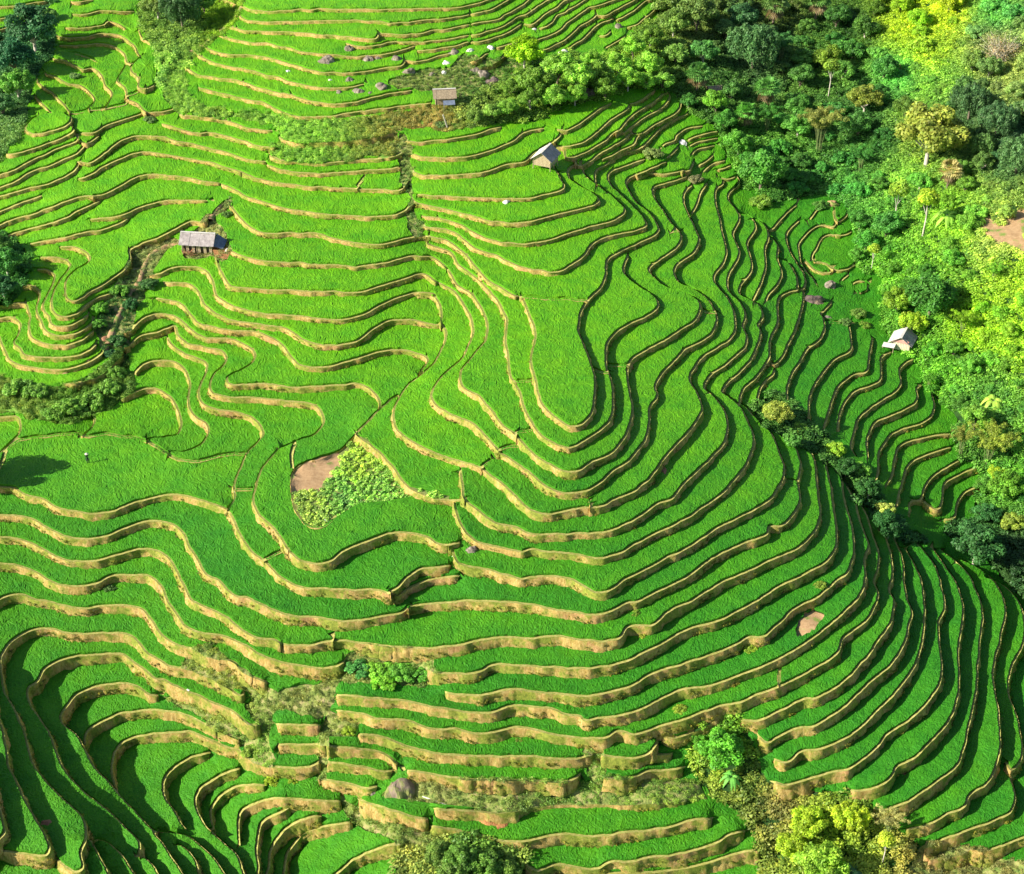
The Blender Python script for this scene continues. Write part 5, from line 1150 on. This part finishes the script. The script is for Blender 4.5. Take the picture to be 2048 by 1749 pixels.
# leaning pale trunk, lying pole, posts
b=MB(); b.bar((0,0,-.3),(-.9,.3,2.6),.12); p=ground(898,262); o=b.build('dead_trunk',M_pale); o.location=p; tag(o,'pale leaning dead trunk below the old grey hut','dead trunk')
b=MB(); b.bar((0,0,.1),(3.2,-1.5,.12),.06); p=ground(845,1596); o=b.build('bamboo_pole',M_white); o.location=p+Vector((0,0,.1)); tag(o,'whitish bamboo pole lying on the bare strip right of the huge boulder','bamboo pole')
b=MB(); b.bar((0,0,.1),(2.6,-2.8,.2),.09); p=ground(1000,178); o=b.build('fallen_log',M_pale); o.location=p+Vector((0,0,.5)); tag(o,'pale fallen log below the tall dark boulder','log')
# footpaths
def ribbon(name,pts,w,mat):
    q=catmull(np.array(pts,float),6); V=[];F=[]
    P=[ground(a,b_) for a,b_ in q]; Z=[max(P[max(0,i-1)].z,P[i].z,P[min(len(P)-1,i+1)].z) for i in range(len(P))]
    for i,p in enumerate(P):
        t=(P[min(i+1,len(P)-1)]-P[max(i-1,0)]); t.z=0; t.normalize(); n=Vector((-t.y,t.x,0)); ww=w*(1+.5*float(vnoise(np.array([i*.4]),np.array([3.]))[0]))
        for s in(-1,-.5,.5,1): V.append((p.x+n.x*s*ww,p.y+n.y*s*ww,Z[i]+.14-(.35 if abs(s)==1 else 0)))
    for i in range(len(P)-1):
        for k in range(3): a=i*4+k; F.append((a,a+1,a+5,a+4))
    return tag(mesh(name,V,F,[mat],None,None,True),kind='structure')
ribbon('footpath',[(368,488),(335,493),(305,508),(288,535),(278,565),(260,590),(240,625),(228,655),(215,690)],.55,M_earth)
ribbon('footpath',[(-20,800),(40,785),(100,765),(150,738),(200,708),(218,695)],.3,M_earth)
ribbon('footpath',[(440,410),(430,425),(420,440)],.5,M_earth)
ribbon('footpath',[(488,10),(470,40),(440,65),(410,90),(380,105)],.5,M_earth)
ribbon('footpath',[(884,222),(878,240),(850,255),(815,262),(792,266)],.6,M_orange)
# ---------------------------------------------------------------- the farmer
def farmer(u,v):
    p=ground(u,v); E=[((0,0,.93),.11),((0,0,1.12),.105),((0,0,1.30),.12),((0,0,1.42),.05),((0,.0,1.53),.095),((0,0,1.62),.08),
      ((-.17,0,1.36),.05),((-.25,.04,1.10),.042),((-.24,-.14,.90),.033),((-.24,-.22,.85),.028),
      ((.17,0,1.36),.05),((.25,.04,1.10),.042),((.20,-.18,.93),.033),((.19,-.26,.88),.028),
      ((-.09,0,.88),.085),((-.10,-.02,.48),.060),((-.10,.02,.07),.045),((-.10,-.14,.04),.04),
      ((.09,0,.88),.085),((.11,-.04,.48),.060),((.11,.02,.07),.045),((.11,-.14,.04),.04)]
    ed=[(0,1),(1,2),(2,3),(3,4),(4,5),(2,6),(6,7),(7,8),(8,9),(2,10),(10,11),(11,12),(12,13),(0,14),(14,15),(15,16),(16,17),(0,18),(18,19),(19,20),(20,21)]
    for hb,sx in((9,-1),(13,1)):
        bx=Vector(E[hb][0])
        for k,(dx,l) in enumerate([(-.024,.06),(-.009,.07),(.007,.068),(.021,.055)]):
            i=len(E); E.append(((bx.x+dx,bx.y-.03,bx.z-.03),.010)); E.append(((bx.x+dx*1.1,bx.y-.03-l*.4,bx.z-.03-l*.8),.008)); ed+=[(hb,i),(i,i+1)]
        i=len(E); E.append(((bx.x-sx*.035,bx.y-.01,bx.z-.04),.010)); ed.append((hb,i))
    me=bpy.data.meshes.new('person'); me.from_pydata([e[0] for e in E],ed,[]); o=link('person',me,[M_cloth]); md=o.modifiers.new('skin','SKIN')
    for sv,e in zip(me.skin_vertices[0].data,E): sv.radius=(e[1],e[1]*(.75 if e[1]>.1 else 1))
    me.skin_vertices[0].data[0].use_root=True; sb=o.modifiers.new('sub','SUBSURF'); sb.levels=sb.render_levels=1
    o.location=p+Vector((0,0,.05)); o.rotation_euler[2]=.5; tag(o,'farmer in dark clothes and a pale hat standing in the big left-hand paddy','person')
    V=[(0,0,1.80)]+[(.24*math.cos(a),.24*math.sin(a),1.62) for a in np.linspace(0,6.2832,17)[:-1]]+[(.22*math.cos(a),.22*math.sin(a),1.61) for a in np.linspace(0,6.2832,17)[:-1]]+[(0,0,1.76)]
    F=[(0,1+i,1+(i+1)%16) for i in range(16)]+[(1+i,17+i,17+(i+1)%16,1+(i+1)%16) for i in range(16)]+[(33,17+(i+1)%16,17+i) for i in range(16)]
    mesh('hat',V,F,[M_hat],o); return o
M_cloth=plain('dark clothes',[(.3,(.010,.015,.030)),(.7,(.03,.035,.05))],6,.3,.01); M_hat=plain('palm leaf hat',[(.3,(.62,.60,.42)),(.7,(.80,.78,.60))],8,.2,.01)
farmer(177,930)
# land beyond the picture, so the ground goes on
V=[];F=[]; n=24
for i in range(n+1):
    for j in range(n+1):
        x_=-900+1800*i/n; y_=-500+2000*j/n; V.append((x_,y_,-24+.10*max(0,y_-150)-.10*max(0,-y_+100)*0+8*float(vnoise(np.array([x_*.01]),np.array([y_*.01]))[0])-(18 if (-160<x_<200 and 60<y_<420) else 0)))
for i in range(n):
    for j in range(n): a=i*(n+1)+j; F.append((a,a+n+1,a+n+2,a+1))
tag(mesh('valley_ground',V,F,[M_floor],None,None,True),kind='structure')
print('script done %.1fs'%(time.time()-T0))
